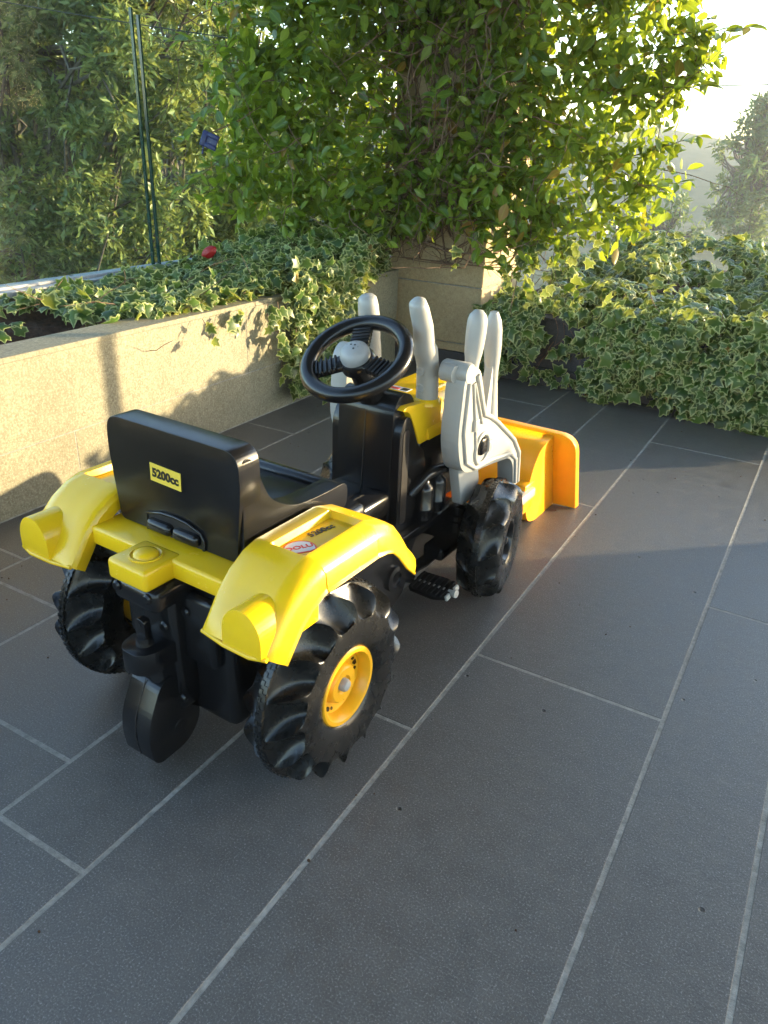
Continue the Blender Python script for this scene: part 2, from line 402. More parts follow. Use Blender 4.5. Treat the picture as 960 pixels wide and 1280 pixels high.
kb = one('terrace_kerb', 'darkwall', None, lambda bm: box(bm, .14, 3.2, 3.45, 3.7, -.02, .05, .003, 1)); tag(kb, 'low dark stone kerb beyond the end of the back planter', 'kerb')
pw = empty('shade_wall', (1.55, 3.5, 0)); tag(pw, 'unseen dark stone wall added at the far end of the low kerb to shade the floor', 'wall')  # out-of-view wall, added to keep the low sun off the near floor
for x0, x1 in ((1.56, 2.38), (2.38, 3.2)):
    rel(pw, 'cladding_slab', 'darkwall', lambda bm: box(bm, x0+.001, x1-.001, 3.448, 3.47, .051, .66, .0015, 1))
    rel(pw, 'coping_slab', 'darkwall', lambda bm: box(bm, x0+.001, x1-.001, 3.44, 3.71, .6605, .69, .002, 1))
rel(pw, 'core', 'darkwall', lambda bm: box(bm, 1.562, 3.199, 3.46, 3.70, .049, .66))
post = empty('balustrade_post', (.36, 3.60, .05)); tag(post, 'slim dark steel balustrade post standing on the terrace kerb', 'post')
rel(post, 'pole', 'steel', lambda bm: lathe(bm, [(.024, 0), (.024, 1.05)], 16, at(.36, 3.60, .05)))
rel(post, 'base_plate', 'steel', lambda bm: box(bm,   .31, .41, 3.545, 3.65, .0495, .06, .002, 1))

co = empty('stone_column', (-1.70, 3.65, 0)); tag(co, 'square tan stone column wrapped in climbing vine at the terrace corner', 'column')
CX0, CX1, CY0, CY1 = -1.945, -1.445, 3.41, 3.86
rel(co, 'plinth', 'darkwall', lambda bm: box(bm, CX0-.02, CX1+.004, CY0-.012, CY1, -.01, .088, .003, 1))
rel(co, 'base_course', 'column', lambda bm: box(bm, CX0-.008, CX1+.006, CY0-.006, CY1+.006, .089, .125, .003, 1))
zz = [.126, .398, .70, 1.02, 1.34, 1.66, 1.98, 2.36, 2.748]
for z0, z1 in zip(zz[:-1], zz[1:]):
    rel(co, 'stone_block', 'column', lambda bm: box(bm, CX0, CX1, CY0, CY1, z0+.0025, z1-.0025, .004, 1))
rel(co, 'mortar_core', 'grout', lambda bm: box(bm, CX0+.006, CX1-.006, CY0+.006, CY1-.006, .09, 2.745))
roof = one('terrace_roof', 'soffit', None, lambda bm: box(bm, -1.96, 4.0, -2.2, 3.872, 2.75, 3.0, .01, 1)); tag(roof, 'flat pale roof slab carried by the stone column above the terrace', None, kind='structure')
# ------------------------------------------------------------------ leaves
def t_jasmine():
    v = [(0, 0, 0), (0, .33, -.01), (0, .68, -.015), (0, 1, -.07), (-.20, .25, .05), (-.235, .52, .05), (-.14, .80, .02), (.20, .25, .05), (.235, .52, .05), (.14, .80, .02)]
    f = [(0, 1, 4), (4, 1, 5), (5, 1, 2), (5, 2, 6), (6, 2, 3), (0, 7, 1), (7, 8, 1), (8, 2, 1), (8, 9, 2), (9, 3, 2)]
    return np.array(v, float), f, np.array([0, 0, 0, .1, 1, 1, 1, 1, 1, 1.])
def t_ivy():
    out = [(0, 0), (.20, -.10), (.48, .05), (.34, .24), (.50, .50), (.24, .56), (0, 1.0), (-.24, .56), (-.50, .50), (-.34, .24), (-.48, .05), (-.20, -.10)]
    c = np.array([0, .33]); v = [(c[0], c[1], .04)]; e = [0.]
    n = len(out)
    for (x, y) in out:
        p = c+(np.array([x, y])-c)*.62; v.append((p[0], p[1], .03)); e.append(.35)
    for i, (x, y) in enumerate(out): v.append((x, y, -.05 if abs(x)+abs(y-.3) > .5 else .0)); e.append(1.)
    f = []
    for i in range(n):
        j = (i+1) % n; f.append((0, 1+i, 1+j)); f.append((1+i, 1+n+i, 1+n+j, 1+j))
    return np.array(v, float), f, np.array(e)
def t_small():
    v = [(0, 0, 0), (-.17, .45, .04), (0, 1, -.04), (.17, .45, .04)]
    return np.array(v, float), [(0, 1, 2), (0, 2, 3)], np.array([0, 1, .2, 1.])
TJ, TI, TS = t_jasmine(), t_ivy(), t_small()

def frames(normal, direction):
    z = normal/np.linalg.norm(normal, axis=1, keepdims=True)
    y = direction-(direction*z).sum(1, keepdims=True)*z; y /= np.linalg.norm(y, axis=1, keepdims=True)+1e-9
    x = np.cross(y, z); return np.stack([x, y, z], 2)     # columns
def leaf_mesh(name, T, pos, rot, size, rnd):
    v, f, e = T; n, k = len(pos), len(v)
    wid = rng.uniform(.82, 1.2, n); vv = np.repeat(v[None], n, 0); vv[:, :, 0] *= wid[:, None]; vv[:, :, 2] *= rng.uniform(.4, 2.2, n)[:, None]
    V = np.einsum('nij,nkj->nki', rot, vv)*size[:, None, None]+pos[:, None, :]
    me = bpy.data.meshes.new(name)
    me.vertices.add(n*k); me.vertices.foreach_set('co', V.reshape(-1).astype(np.float32))
    ln = np.array([len(q) for q in f]); flat = np.concatenate([np.array(q) for q in f])
    loops = (flat[None]+(np.arange(n)*k)[:, None]).reshape(-1); tot = np.tile(ln, n); st = np.concatenate([[0], np.cumsum(tot)[:-1]])
    me.loops.add(len(loops)); me.loops.foreach_set('vertex_index', loops.astype(np.int32))
    me.polygons.add(len(tot)); me.polygons.foreach_set('loop_start', st.astype(np.int32)); me.polygons.foreach_set('loop_total', tot.astype(np.int32))
    me.update(calc_edges=True); me.validate()
    me.polygons.foreach_set('use_smooth', [True]*len(me.polygons))
    a = me.attributes.new('rnd', 'FLOAT', 'POINT'); a.data.foreach_set('value', np.repeat(rnd, k).astype(np.float32))
    a = me.attributes.new('edge', 'FLOAT', 'POINT'); a.data.foreach_set('value', np.tile(e, n).astype(np.float32))
    return me
def foliage(root, T, mat, pos, rot, size, rnd, lname='leaf', rest='foliage', keep=300):
    """the leaves that show largest become single parts, the rest one part"""
    o0 = np.array(root.location); p = project(pos+rot[:, :, 1]*size[:, None]*.5)
    okv = (p[:, 2] > .3) & (p[:, 0] > 0) & (p[:, 0] < 960) & (p[:, 1] > 0) & (p[:, 1] < 1280)
    view = pos-CAM; view /= np.linalg.norm(view, axis=1, keepdims=True)
    area = (size/p[:, 2])*(.25+np.abs((rot[:, :, 2]*view).sum(1)))
    cell = (np.floor(p[:, 0]/11)*1000+np.floor(p[:, 1]/11)).astype(int); order = np.argsort(p[:, 2]); seen = set(); vis = np.zeros(len(pos), bool)
    for i in order:
        if okv[i] and cell[i] not in seen: seen.add(cell[i]); vis[i] = True
    pick = np.argsort(-(area*vis))[:keep]; pick = pick[(area*vis)[pick] > 0]
    m = np.zeros(len(pos), bool); m[pick] = True
    var = []
    for r in np.linspace(.02, .92, 10).tolist()+[.99]:
        me = leaf_mesh(lname, T, np.zeros((1, 3)), np.eye(3)[None], np.ones(1), np.array([r])); me.materials.append(M[mat]); var.append((r, me))
    for i in pick:
        me = min(var, key=lambda q: abs(q[0]-rnd[i]))[1]
        o = bpy.data.objects.new(lname, me); COL.objects.link(o); o.parent = root
        X = Matrix.Identity(4)
        for a in range(3):
            for b in range(3): X[a][b] = rot[i, a, b]*size[i]
            X[a][3] = pos[i, a]-o0[a]
        o.matrix_local = X
    me = leaf_mesh(rest, T, pos[~m]-o0, rot[~m], size[~m], rnd[~m]); me.materials.append(M[mat])
    o = bpy.data.objects.new(rest, me); COL.objects.link(o); o.parent = root; o['kind'] = 'stuff'
    return o
def jit(n, s): return rng.normal(0, s, (n, 3))
def unit(v): return v/np.linalg.norm(v, axis=1, keepdims=True)
def clumped(centers, radii, dens, flat=1.0, shell=.45):
    """points in uneven leafy lobes: position and outward normal"""
    P, N = [], []
    for c, r in zip(centers, radii):
        n = max(3, int(dens*r*r)); d = unit(rng.normal(0, 1, (n, 3))); k = (shell+(1-shell)*rng.random(n))**.7
        k *= 1+.22*np.sin(d[:, 0]*5+c[0]*7)*np.sin(d[:, 2]*6+c[2]*5)
        q = d*k[:, None]*r; q[:, 2] *= flat
        P.append(np.array(c)+q); N.append(d)
    return np.concatenate(P), np.concatenate(N)
def stems(name, parent, lines, rad, mat='bark', n=4, kind='stuff'):
    bm = bmesh.new(); o0 = Vector(parent.location)
    for L, r in zip(lines, rad): tube(bm, [Vector(q)-o0 for q in L], [r*(1-.6*i/(len(L)-1)) for i in range(len(L))], n)
    o = finish(bm, name, mat, parent, 60)
    if kind: o['kind'] = kind
    return o
def walk(p, d, n, step, wob, pull=(0, 0, 0)):
    p = np.array(p, float); d = np.array(d, float); L = [p.copy()]
    for _ in range(n):
        d = d+rng.normal(0, wob, 3)+np.array(pull); d /= np.linalg.norm(d); p = p+d*step; L.append(p.copy())
    return L
def P3(px, py, Y):
    """point at world depth Y seen in this direction; used to read sizes off the photograph"""
    d = CR*(px-480)/FPX+CU*(640-py)/FPX+_f; return CAM+d*Y/d[1]

# ------------------------------------------------------------------ climbing vine round the column
vine = empty('climbing_vine', (-1.70, 3.55, .45)); tag(vine, 'bushy climbing vine with glossy pointed leaves covering the stone column', 'vine')
blobs = [(700, 30, 3.55, 95), (790, 40, 3.6, 85), (850, 70, 3.6, 45), (880, 75, 3.6, 25), (760, 150, 3.55, 80), (835, 125, 3.6, 30), (820, 215, 3.6, 38), (710, 215, 3.5, 75), (780, 265, 3.6, 45), (650, 130, 3.45, 60),
         (640, 250, 3.35, 60), (690, 290, 3.4, 40), (620, 20, 3.45, 60), (560, -20, 3.4, 70), (480, 10, 3.3, 60), (400, 20, 3.2, 85), (330, 30, 3.1, 70), (265, 15, 3.0, 45), (300, 110, 3.0, 55), (370, 120, 3.1, 70),
         (340, 200, 3.05, 70), (290, 240, 2.95, 45), (420, 210, 3.15, 75), (400, 270, 3.05, 55), (480, 265, 3.2, 55), (560, 240, 3.28, 42), (600, 272, 3.3, 28), (525, 272, 3.25, 26), (650, 300, 3.3, 22), (450, 110, 3.25, 40),
         (560, 130, 3.36, 26), (520, 190, 3.33, 30), (600, 190, 3.36, 30), (540, 60, 3.36, 26), (610, 80, 3.4, 34), (800, -60, 3.6, 90), (690, -70, 3.55, 90), (430, -60, 3.2, 90), (560, -80, 3.3, 90), (320, -60, 3.05, 70), (230, 60, 2.95, 22),
         (630, 150, 3.38, 42), (645, 90, 3.38, 48), (615, 225, 3.34, 40), (575, 190, 3.34, 26), (590, 40, 3.36, 40), (440, 120, 3.7, 60), (450, 200, 3.7, 60), (455, 40, 3.7, 70), (380, 70, 3.5, 60), (500, 130, 3.33, 24), (490, 60, 3.33, 28), (540, 20, 3.33, 36), (570, 95, 3.33, 24), (525, 150, 3.33, 22), (555, 215, 3.32, 26), (595, 130, 3.33, 26), (600, 245, 3.31, 26), (510, 235, 3.3, 30), (480, 170, 3.3, 30), (660, 200, 3.4, 40), (665, 270, 3.38, 34)]
cs = [P3(a, b, Y) for a, b, Y, r in blobs]; rs = [r/FPX*float((c-CAM)@_f) for c, (a, b, Y, r) in zip(cs, blobs)]
pos, nor = clumped(cs, rs, 6800, shell=.3)
keepm = ~((pos[:, 0] > CX0-.01) & (pos[:, 0] < CX1+.01) & (pos[:, 1] > CY0-.01) & (pos[:, 1] < CY1+.01)) & (pos[:, 0] > -2.56) & (pos[:, 2] > np.where((pos[:, 0] > -2.02) & (pos[:, 0] < -1.3), .60+.03*np.sin(pos[:, 0]*23), .46))
pos, nor = pos[keepm], nor[keepm]; n = len(pos)
rot = frames(nor*.55+jit(n, .75)+np.array([0, -.1, .35]), jit(n, .8)+nor*.5+np.array([0, 0, -.2]))
foliage(vine, TJ, 'jasmine', pos, rot, rng.uniform(.038, .082, n), rng.random(n))
# long shoots sticking out with paired leaves
sp, sr, ss = [], [], []; lines, rad = [], []
for a, b, Y, dx, dz in [(870, 60, 3.6, .35, .05), (860, 115, 3.6, .3, .0), (840, 190, 3.6, .3, .05), (830, 240, 3.6, .3, -.05), (885, 20, 3.6, .2, .1), (640, 300, 3.3, .0, -.3), (590, 275, 3.28, .1, -.2), (260, 60, 2.95, -.25, .0), (255, 120, 2.95, -.2, -.1), (270, 200, 2.9, -.2, -.1), (545, 150, 3.3, .0, .2), (620, 165, 3.3, .05, .2), (690, 330, 3.32, .05, -.3), (660, 340, 3.3, .02, -.35), (500, 285, 3.2, -.05, -.1)]:
    L = walk(P3(a, b, Y)-np.array([dx, 0, dz])*.6, (dx, -.08, dz), 9, .035, .06); lines.append(L); rad.append(.0025)
    for k in range(2, 10):
        d = L[k]-L[k-1]; s = np.cross(d, [0, 0, 1.]); s /= np.linalg.norm(s)+1e-9
        for sg in (-1, 1):
            sp.append(L[k]); sr.append((s*sg+d/np.linalg.norm(d)*.7, [0, -.3, 1])); ss.append(rng.uniform(.05, .085))
sp = np.array(sp); n2 = len(sp); rot2 = frames(np.array([q[1] for q in sr], float)+jit(n2, .4), np.array([q[0] for q in sr])+jit(n2, .25))
me = leaf_mesh('shoot_foliage', TJ, sp-np.array(vine.location), rot2, np.array(ss), rng.random(n2)); me.materials.append(M['jasmine'])
so = bpy.data.objects.new('shoot_foliage', me); COL.objects.link(so); so.parent = vine; so['kind'] = 'stuff'
# woody tangle over the column faces and inside the lobes
for k in range(300):
    x = rng.uniform(-2.0, -1.3); z = rng.uniform(.55, 1.9)
    if x < CX1+.02: p = (x, CY0-.012-abs(rng.normal(0, .035)), z)
    else: p = (CX1+.02+abs(rng.normal(0, .08)), rng.uniform(3.4, 3.7), z)
    L = walk(p, (rng.normal(0, .5), rng.normal(0, .12), rng.choice([-1, 1])), rng.integers(9, 20), .035, .24)
    L = [np.array([q[0], min(q[1], CY0-.008) if CX0 < q[0] < CX1+.01 else q[1], max(q[2], .5)]) for q in L]; lines.append(L); rad.append(rng.uniform(.0016, .0045))
for c, r in zip(cs, rs):
    for k in range(5):
        L = walk(c+rng.normal(0, r*.4, 3), rng.normal(0, 1, 3), 10, .035, .2)
        if any(CX0 < q[0] < CX1 and CY0 < q[1] < CY1 for q in L): continue
        lines.append(L); rad.append(rng.uniform(.0015, .003))
for k in range(3):
    x = -1.93+.17*k; L = [np.array([x+rng.normal(0, .03), CY0-.02-.02*rng.random(), z+.0]) for z in np.arange(.62, 2.3, .09)]; lines.append(L); rad.append(rng.uniform(.006, .011))
L = [P3(480, 292, 3.33), P3(520, 300, 3.3), P3(560, 315, 3.28), P3(600, 318, 3.28), P3(640, 305, 3.3), P3(690, 270, 3.4)]; lines.append(L); rad.append(.005)
stems('woody_stem_tangle', vine, lines, rad)

# ------------------------------------------------------------------ variegated ivy on the left planter
def strand(p, n, step, out, hug=None):
    L = walk(p, (out[0], out[1], -.4), n, step, .16, (0, 0, -.22))
    if hug: L = [np.array([max(q[0], hug[0]) if hug[0] is not None else q[0], min(q[1], hug[1]) if hug[1] is not None else q[1], max(q[2], .015)]) for q in L]
    return L
def ivy_on(lines, size, spacing, lead):
    ps, ds, ns = [], [], []
    for L in lines:
        for a, b in zip(L[:-1], L[1:]):
            d = (b-a); m = max(1, int(np.linalg.norm(d)/spacing))
            for k in range(m):
                t = a+d*(k+rng.random())/m; sgn = rng.choice([-1, 1])
                s = np.cross(d, lead); s /= np.linalg.norm(s)+1e-9
                ps.append(t+np.array(lead)*rng.uniform(.005, .03)); ds.append(s*sgn*.9+np.array([0, 0, -.7])); ns.append(lead)
    ps = np.array(ps); m = len(ps)
    return ps, frames(np.array(ns, float)+jit(m, .45)+np.array([0, 0, .25]), np.array(ds)+jit(m, .4)), rng.uniform(*size, m)
ivl = empty('trailing_ivy', (-1.95, 2.4, .44)); tag(ivl, 'cream-edged trailing ivy spilling over the beige stone planter', 'ivy')
pp, nn = [], []
for k in range(2300):                       # mound on the soil, growing towards the column
    t = rng.random()**.62; y = 1.62+1.68*t; x = rng.uniform(-2.5, -1.95)+.06*(t > .4)
    h = .45+(.03+.30*max(0, t-.25)**1.3)*rng.random()**.6
    pp.append((x, y, h)); nn.append((.35, -.5, .8))
for k in range(40):                          # sparse leaves over the bare soil
    pp.append((rng.uniform(-2.48, -2.02), rng.uniform(.9, 1.7), .425+.05*rng.random())); nn.append((.2, -.3, 1))
for k in range(620):                         # over the coping edge
    y = 1.75+1.5*rng.random()**.7; pp.append((rng.uniform(-2.0, -1.9), y, .455+.04*rng.random())); nn.append((.6, -.4, .7))
for k in range(1500):                        # thick curtain by the column
    y = 2.42+.93*rng.random(); z = (.46+(y-2.42)*.28-.04)*rng.random()+.04+.14*max(0, 2.75-y)/.33*rng.random(); pp.append((WX+.03+.10*rng.random()*(z+.3)-.16*max(0, (y-2.75)/.6), y, max(z, .46 if y > 3.0 else 0))); nn.append((.85, -.45, .3))
pp = np.array(pp); nn = np.array(nn, float); m = len(pp)
rot = frames(nn+jit(m, .55), jit(m, .6)+np.array([.3, -.3, -.5]))
lines = [strand((WX+.03, y, .44), k, .03, (.35, -.25), (WX+.012, None)) for y, k in [(2.36, 5), (2.42, 11), (2.46, 13), (2.5, 14), (2.56, 9), (2.6, 15), (2.65, 13), (2.7, 12), (2.3, 4), (1.95, 3), (2.08, 2), (2.15, 3), (2.76, 13)]]
p2, r2, s2 = ivy_on(lines, (.035, .058), .016, np.array([.8, -.55, .2]))
pos = np.concatenate([pp, p2]); rot = np.concatenate([rot, r2]); size = np.concatenate([rng.uniform(.036, .066, m), s2])
foliage(ivl, TI, 'ivy', pos, rot, size, rng.random(len(pos))**1.2*np.where(rng.random(len(pos)) < .985, .96, 1.04))
stems('trailing_stems', ivl, lines+[walk((rng.uniform(-2.45, -1.95), rng.uniform(1.7, 3.1), .44), rng.normal(0, 1, 3)*np.array([1, 1, .15]), 8, .04, .2) for _ in range(70)], [.0018]*len(lines)+[.002]*70)

# ------------------------------------------------------------------ ivy hedge on the back planter
ivr = empty('ivy_hedge', (-.6, 3.5, .44)); tag(ivr, 'dense hedge of variegated ivy hanging down the dark back planter', 'ivy')
pp, nn = [], []
def hang(x):
    if x < -1.16: return .20
    if x < -.84: return .37
    return .085+.05*math.sin(x*9+.5)+.045*math.sin(x*21+1)
k = 0
while k < 150:                               # leafy clumps hanging down the face
    x = rng.uniform(-1.34, .16); z = rng.uniform(.03, .40)
    if z > .385 or z < hang(x)+rng.normal(0, .02): continue
    r = rng.uniform(.035, .085); c = np.array([x, BY-rng.uniform(.02, .10)-.05*math.sin(min(1, z/.38)*PI), z]); k += 1
    d = unit(rng.normal(0, 1, (int(14+2600*r*r), 3))); d[:, 1] = -np.abs(d[:, 1])
    for q in d: pp.append(c+q*r*rng.uniform(.7, 1.1)*np.array([1.1, .8, 1.2])); nn.append(q*.8+np.array([.1, -.7, .25]))
for k in range(1100):                        # thinner layer behind the clumps
    x = rng.uniform(-1.34, .16); z = rng.uniform(.03, .40)
    if z < hang(x)+rng.normal(0, .03): continue
    pp.append((x, BY-.02-.04*rng.random(), z)); nn.append((.1, -1, .3))
for k in range(250):                         # the bed behind, rising gently to the back
    x = rng.uniform(-1.40, .16); t = rng.random()**1.25; r = rng.uniform(.05, .11)
    c = np.array([x, BY-.06+2.25*t, .345+.03*math.sin(x*7+1)+.02*math.sin(x*19)+.12*t+.05*math.sin(x*11+t*9)*t-.03+.05*rng.random()**3])
    if -1.16 < x < -.84 and c[1] < BY+.06: continue
    d = unit(rng.normal(0, 1, (int(12+1500*r*r), 3))); d[:, 2] = np.abs(d[:, 2])
    for q in d: pp.append(c+q*r*rng.uniform(.7, 1.1)*np.array([1.2, 1.2, .8])); nn.append(q*.8+np.array([.1, -.4, .6]))
for k in range(60):                          # stray leaves on the bare part of the wall
    x = rng.uniform(-1.2, -.86); pp.append((x, BY-.02-.03*rng.random(), rng.choice([rng.uniform(.03, .09), rng.uniform(.16, .26)]))); nn.append((.1, -1, .3))
for k in range(120):
    x = rng.uniform(-1.43, -1.27); pp.append((x, BY-.03-.05*rng.random(), rng.uniform(.05, .30))); nn.append((.2, -1, .3))
pp = [np.array(q, float) for q in pp]
pp = np.array(pp); nn = np.array(nn, float); m = len(pp)
rot = frames(nn+jit(m, .6), jit(m, .6)+np.array([0, -.1, -.7]))
lines = [strand((x, BY-.07, .34), max(5, k-2), .035, (0, -.12), (None, BY-.015)) for x, k in [(-1.33, 10), (-1.28, 7), (-.85, 11), (-.72, 12), (-.55, 12), (-.45, 12), (-.3, 11), (-.1, 13), (-.06, 13), (-.14, 12), (-.03, 12), (-.62, 12)]]
hl = [walk(P3(a, b, 3.30), (.02, -.02, -1), k, .035, .05) for a, b, k in [(636, 330, 13), (640, 340, 6), (693, 305, 7), (575, 310, 2), (660, 300, 5), (672, 300, 8), (710, 290, 5), (725, 295, 6), (745, 290, 4), (650, 310, 9), (626, 308, 3)]]
p2, r2, s2 = ivy_on(lines+hl, (.035, .06), .02, np.array([.15, -1, .2]))
pos = np.concatenate([pp, p2]); rot = np.concatenate([rot, r2]); size = np.concatenate([rng.uniform(.034, .074, m), s2])
foliage(ivr, TI, 'ivy', pos, rot, size, rng.random(len(pos))**1.3*np.where(rng.random(len(pos)) < .993, .96, 1.04))
stems('trailing_stems', ivr, lines+hl+[walk((rng.uniform(-1.4, .1), BY-.03, rng.uniform(.2, .5)), (rng.normal(0, .5), 0, -1), 8, .035, .2, (0, -.03, 0)) for _ in range(60)], [.002]*(len(lines)+len(hl))+[.0018]*60)

# ------------------------------------------------------------------ trees beyond the balustrade
def tree(name, label, base, top, lobes, dens, lsize, mat, T=TS, group=None, trunk_r=.09, flat=1.0):
    root = empty(name, base); tag(root, label, 'tree', group); base = np.array(base, float)
    cs = [np.array(q[:3]) for q in lobes]; rs = [q[3] for q in lobes]
    # sub-clumps, each with its own leaf tone, give light and dark masses
    sc_, sr_ = [], []
    for c, r in zip(cs, rs):
        for k in range(int(10+r*14)):
            d = rng.normal(0, 1, 3); d /= np.linalg.norm(d); sc_.append(c+d*r*rng.uniform(.45, 1.0)*np.array([1, 1, flat])); sr_.append(r*rng.uniform(.18, .36))
    pos, nor = clumped(sc_, sr_, dens, shell=.2); n = len(pos)
    rot = frames(nor*.5+jit(n, .6)+np.array([0, 0, .5]), nor+jit(n, .6)+np.array([0, 0, .15]))
    cr = leaf_mesh('crown', T, pos-base, rot, rng.uniform(*lsize, n), np.clip(rng.random(n)*.75+.25*np.repeat(rng.random(len(sc_)), [max(3, int(dens*r*r)) for r in sr_]), 0, 1))
    cr.materials.append(M[mat]); o = bpy.data.objects.new('crown', cr); COL.objects.link(o); o.parent = root; o['kind'] = 'stuff'
    bm = bmesh.new(); tp = np.array(top, float)
    mid = [base+(tp-base)*t+rng.normal(0, .05, 3)*(0 < t < 1) for t in np.linspace(0, 1, 7)]
    tube(bm, [Vector(q-base) for q in mid], [trunk_r*(1-.65*i/6) for i in range(7)], 9)
    for c in sc_[::3]:
        s = mid[int(rng.integers(2, 6))]; q = [s+(c-s)*t+rng.normal(0, .07, 3)*(0 < t < 1) for t in np.linspace(0, 1, 6)]
        tube(bm, [Vector(x-base) for x in q], [trunk_r*.34*(1-.8*i/5) for i in range(6)], 5)
    finish(bm, 'trunk', 'trunk', root, 60)
    return root
def lobes_at(lst): return [(*P3(a, b, Y), r/FPX*float((P3(a, b, Y)-CAM)@_f)) for a, b, Y, r in lst]
G1 = 'evergreen trees beyond the glass balustrade'
tree('evergreen_tree', 'large evergreen tree with yellow-green sprays tinted to look sunlit behind the glass panel', (-6.4, 4.6, -4), (-6.2, 4.6, 2.6),
     lobes_at([(60, 60, 4.4, 95), (150, 120, 4.3, 80), (20, 160, 4.4, 80), (110, 200, 4.5, 80), (190, 40, 4.5, 80), (240, 130, 4.7, 70), (90, -60, 4.4, 110), (-30, 90, 4.4, 70), (10, 10, 4.5, 60), (250, -40, 4.8, 80)]), 9000, (.06, .10), 'treeleaf', group=G1)
tree('evergreen_tree', 'lower blue-green bush filling the view at the foot of the glass panel', (-7.0, 4.2, -4), (-6.6, 4.2, .3),
     lobes_at([(40, 290, 4.0, 85), (130, 290, 4.2, 75), (-40, 300, 4.0, 80), (-150, 280, 3.5, 90), (-260, 240, 3.0, 90), (-170, 120, 3.5, 90), (200, 280, 4.5, 60), (70, 350, 4.2, 60), (160, 360, 4.4, 60)]), 8000, (.06, .10), 'treeleaf', group=G1)
tree('evergreen_tree', 'evergreen tree rising behind the blue clip and the climbing vine', (-6.6, 6.4, -4), (-6.2, 6.4, 1.9),
     lobes_at([(280, 60, 6.0, 70), (320, 180, 6.2, 80), (260, 240, 6.0, 70), (350, 280, 6.2, 70), (230, 300, 6.0, 60), (300, 340, 6.0, 60), (240, -30, 6.2, 90)]), 5500, (.07, .11), 'treeleaf', group=G1)
tree('dark_backdrop_tree', 'dense dark tree mass far behind the evergreens', (-12.5, 9.5, -4), (-12.3, 9.5, 1.5),
     lobes_at([(20, 110, 8.5, 90), (-30, 230, 8.5, 90), (30, 230, 8.5, 80), (120, 150, 9, 90), (200, 100, 9, 90), (280, 150, 9.5, 90), (200, 230, 9, 90), (290, 260, 9.5, 90), (100, 310, 8.5, 90), (220, 340, 9, 80), (350, 330, 10, 80), (420, 230, 10.5, 80)]), 2600, (.13, .20), 'treeleaf', group=G1, trunk_r=.2)
G2 = 'hazy trees on the slope beyond the back planter'
tree('slope_tree', 'tall hazy tree with an open crown standing right of the vine', tuple(np.array([*P3(945, 330, 55)[:2], -4.1])), P3(935, 170, 55),
     lobes_at([(945, 165, 54, 30), (962, 220, 54, 42), (912, 232, 55, 20), (902, 192, 55, 13), (930, 280, 54, 34), (985, 150, 54, 45), (898, 268, 54, 18), (915, 180, 55, 8), (955, 130, 55, 14)]), 190, (.32, .55), 'farleaf', group=G2, trunk_r=.4)
tree('slope_tree', 'small hazy tree peeping between the vine and the ivy hedge', tuple(np.array([*P3(830, 330, 42)[:2], -4.1])), P3(832, 285, 42),
     lobes_at([(845, 262, 42, 20), (815, 280, 42, 24), (868, 292, 43, 18), (780, 285, 42, 26)]), 230, (.28, .45), 'farleaf', group=G2, trunk_r=.3)
# overhead lines
def cable(name, a, b, sag, r, label):
    a, b = np.array(a), np.array(b); bm = bmesh.new()
    tube(bm, [Vector(a+(b-a)*t-np.array([0, 0, sag*4*t*(1-t)])) for t in np.linspace(0, 1, 24)], r, 6); o = finish(bm, name, 'cable', None, 80); tag(o, label, 'cable')
cable('overhead_cable', P3(560, 96, 14), P3(1500, 62, 14), .25, .009, 'thin overhead cable crossing the pale sky beside the vine')
cable('overhead_cable', P3(-250, -48, 3.6), P3(420, 66, 3.6), .03, .003, 'thin overhead wire crossing in front of the evergreen tree tops')

# small coloured things caught in the plants
cl = empty('blue_clip', tuple(P3(262, 176, 2.72))); tag(cl, 'small blue plastic clip with a square hole hanging in the climbing vine', 'clip')
cm = Matrix.Translation(cl.location) @ Euler((R(80), R(20), R(20))).to_matrix().to_4x4()
def clip(bm):
    prism(bm, rpoly([(-.036, -.031), (.036, -.026), (.034, .030), (-.034, .031)], .006), 'z', .0, .006, .002, 2, cm)
    box(bm, -.036, -.012, -.031, .031, -.004, .012, .003, 2, cm); box(bm, -.013, .037, .013, .031, -.004, .012, .003, 2, cm); box(bm, -.013, .037, -.030, -.011, -.004, .012, .003, 2, cm)
rel(cl, 'frame', 'blue', clip); rel(cl, 'stem', 'blue', lambda bm: tube(bm, [cm @ Vector((-.018, -.028, 0)), cm @ Vector((-.012, -.06, 0))], .004, 8))
stems('twig', cl, [[P3(262, 176, 2.72)+np.array([-.03, .01, .02]), P3(300, 150, 2.85), P3(345, 120, 3.0)]], [.003], kind=None)
rd = one('red_toy_scoop', 'redp', None, lambda bm: [lathe(bm, [(.001, .034), (.022, .031), (.036, .018), (.040, 0), (.036, -.002), (.03, .012), (.0, .022)], 24, at(*P3(262, 316, 2.55)) @ Euler((R(62), R(-35), R(20))).to_matrix().to_4x4() @ Matrix.Diagonal((.95, .6, .75, 1))), tube(bm, [Vector(P3(262, 316, 2.55))+Vector((.0, .0, .0)), Vector(P3(262, 316, 2.55))+Vector((.02, .03, -.10))], .006, 8)]); tag(rd, 'small red rounded plastic scoop poking out of the ivy', 'toy')
def litter(x, y, s, rz, label):
    bm = bmesh.new(); v, f, e = t_jasmine(); vs = [bm.verts.new((q[0]*s, q[1]*s, (q[2]*2.2+.16)*s)) for q in v]
    for q in f: bm.faces.new([vs[i] for i in q])
    bmesh.ops.solidify(bm, geom=bm.faces[:], thickness=.0008)
    o = finish(bm, 'dry_leaf', 'dry', None, 80, (x, y, .001)); o.rotation_euler = (0, 0, rz); tag(o, label, 'leaf')
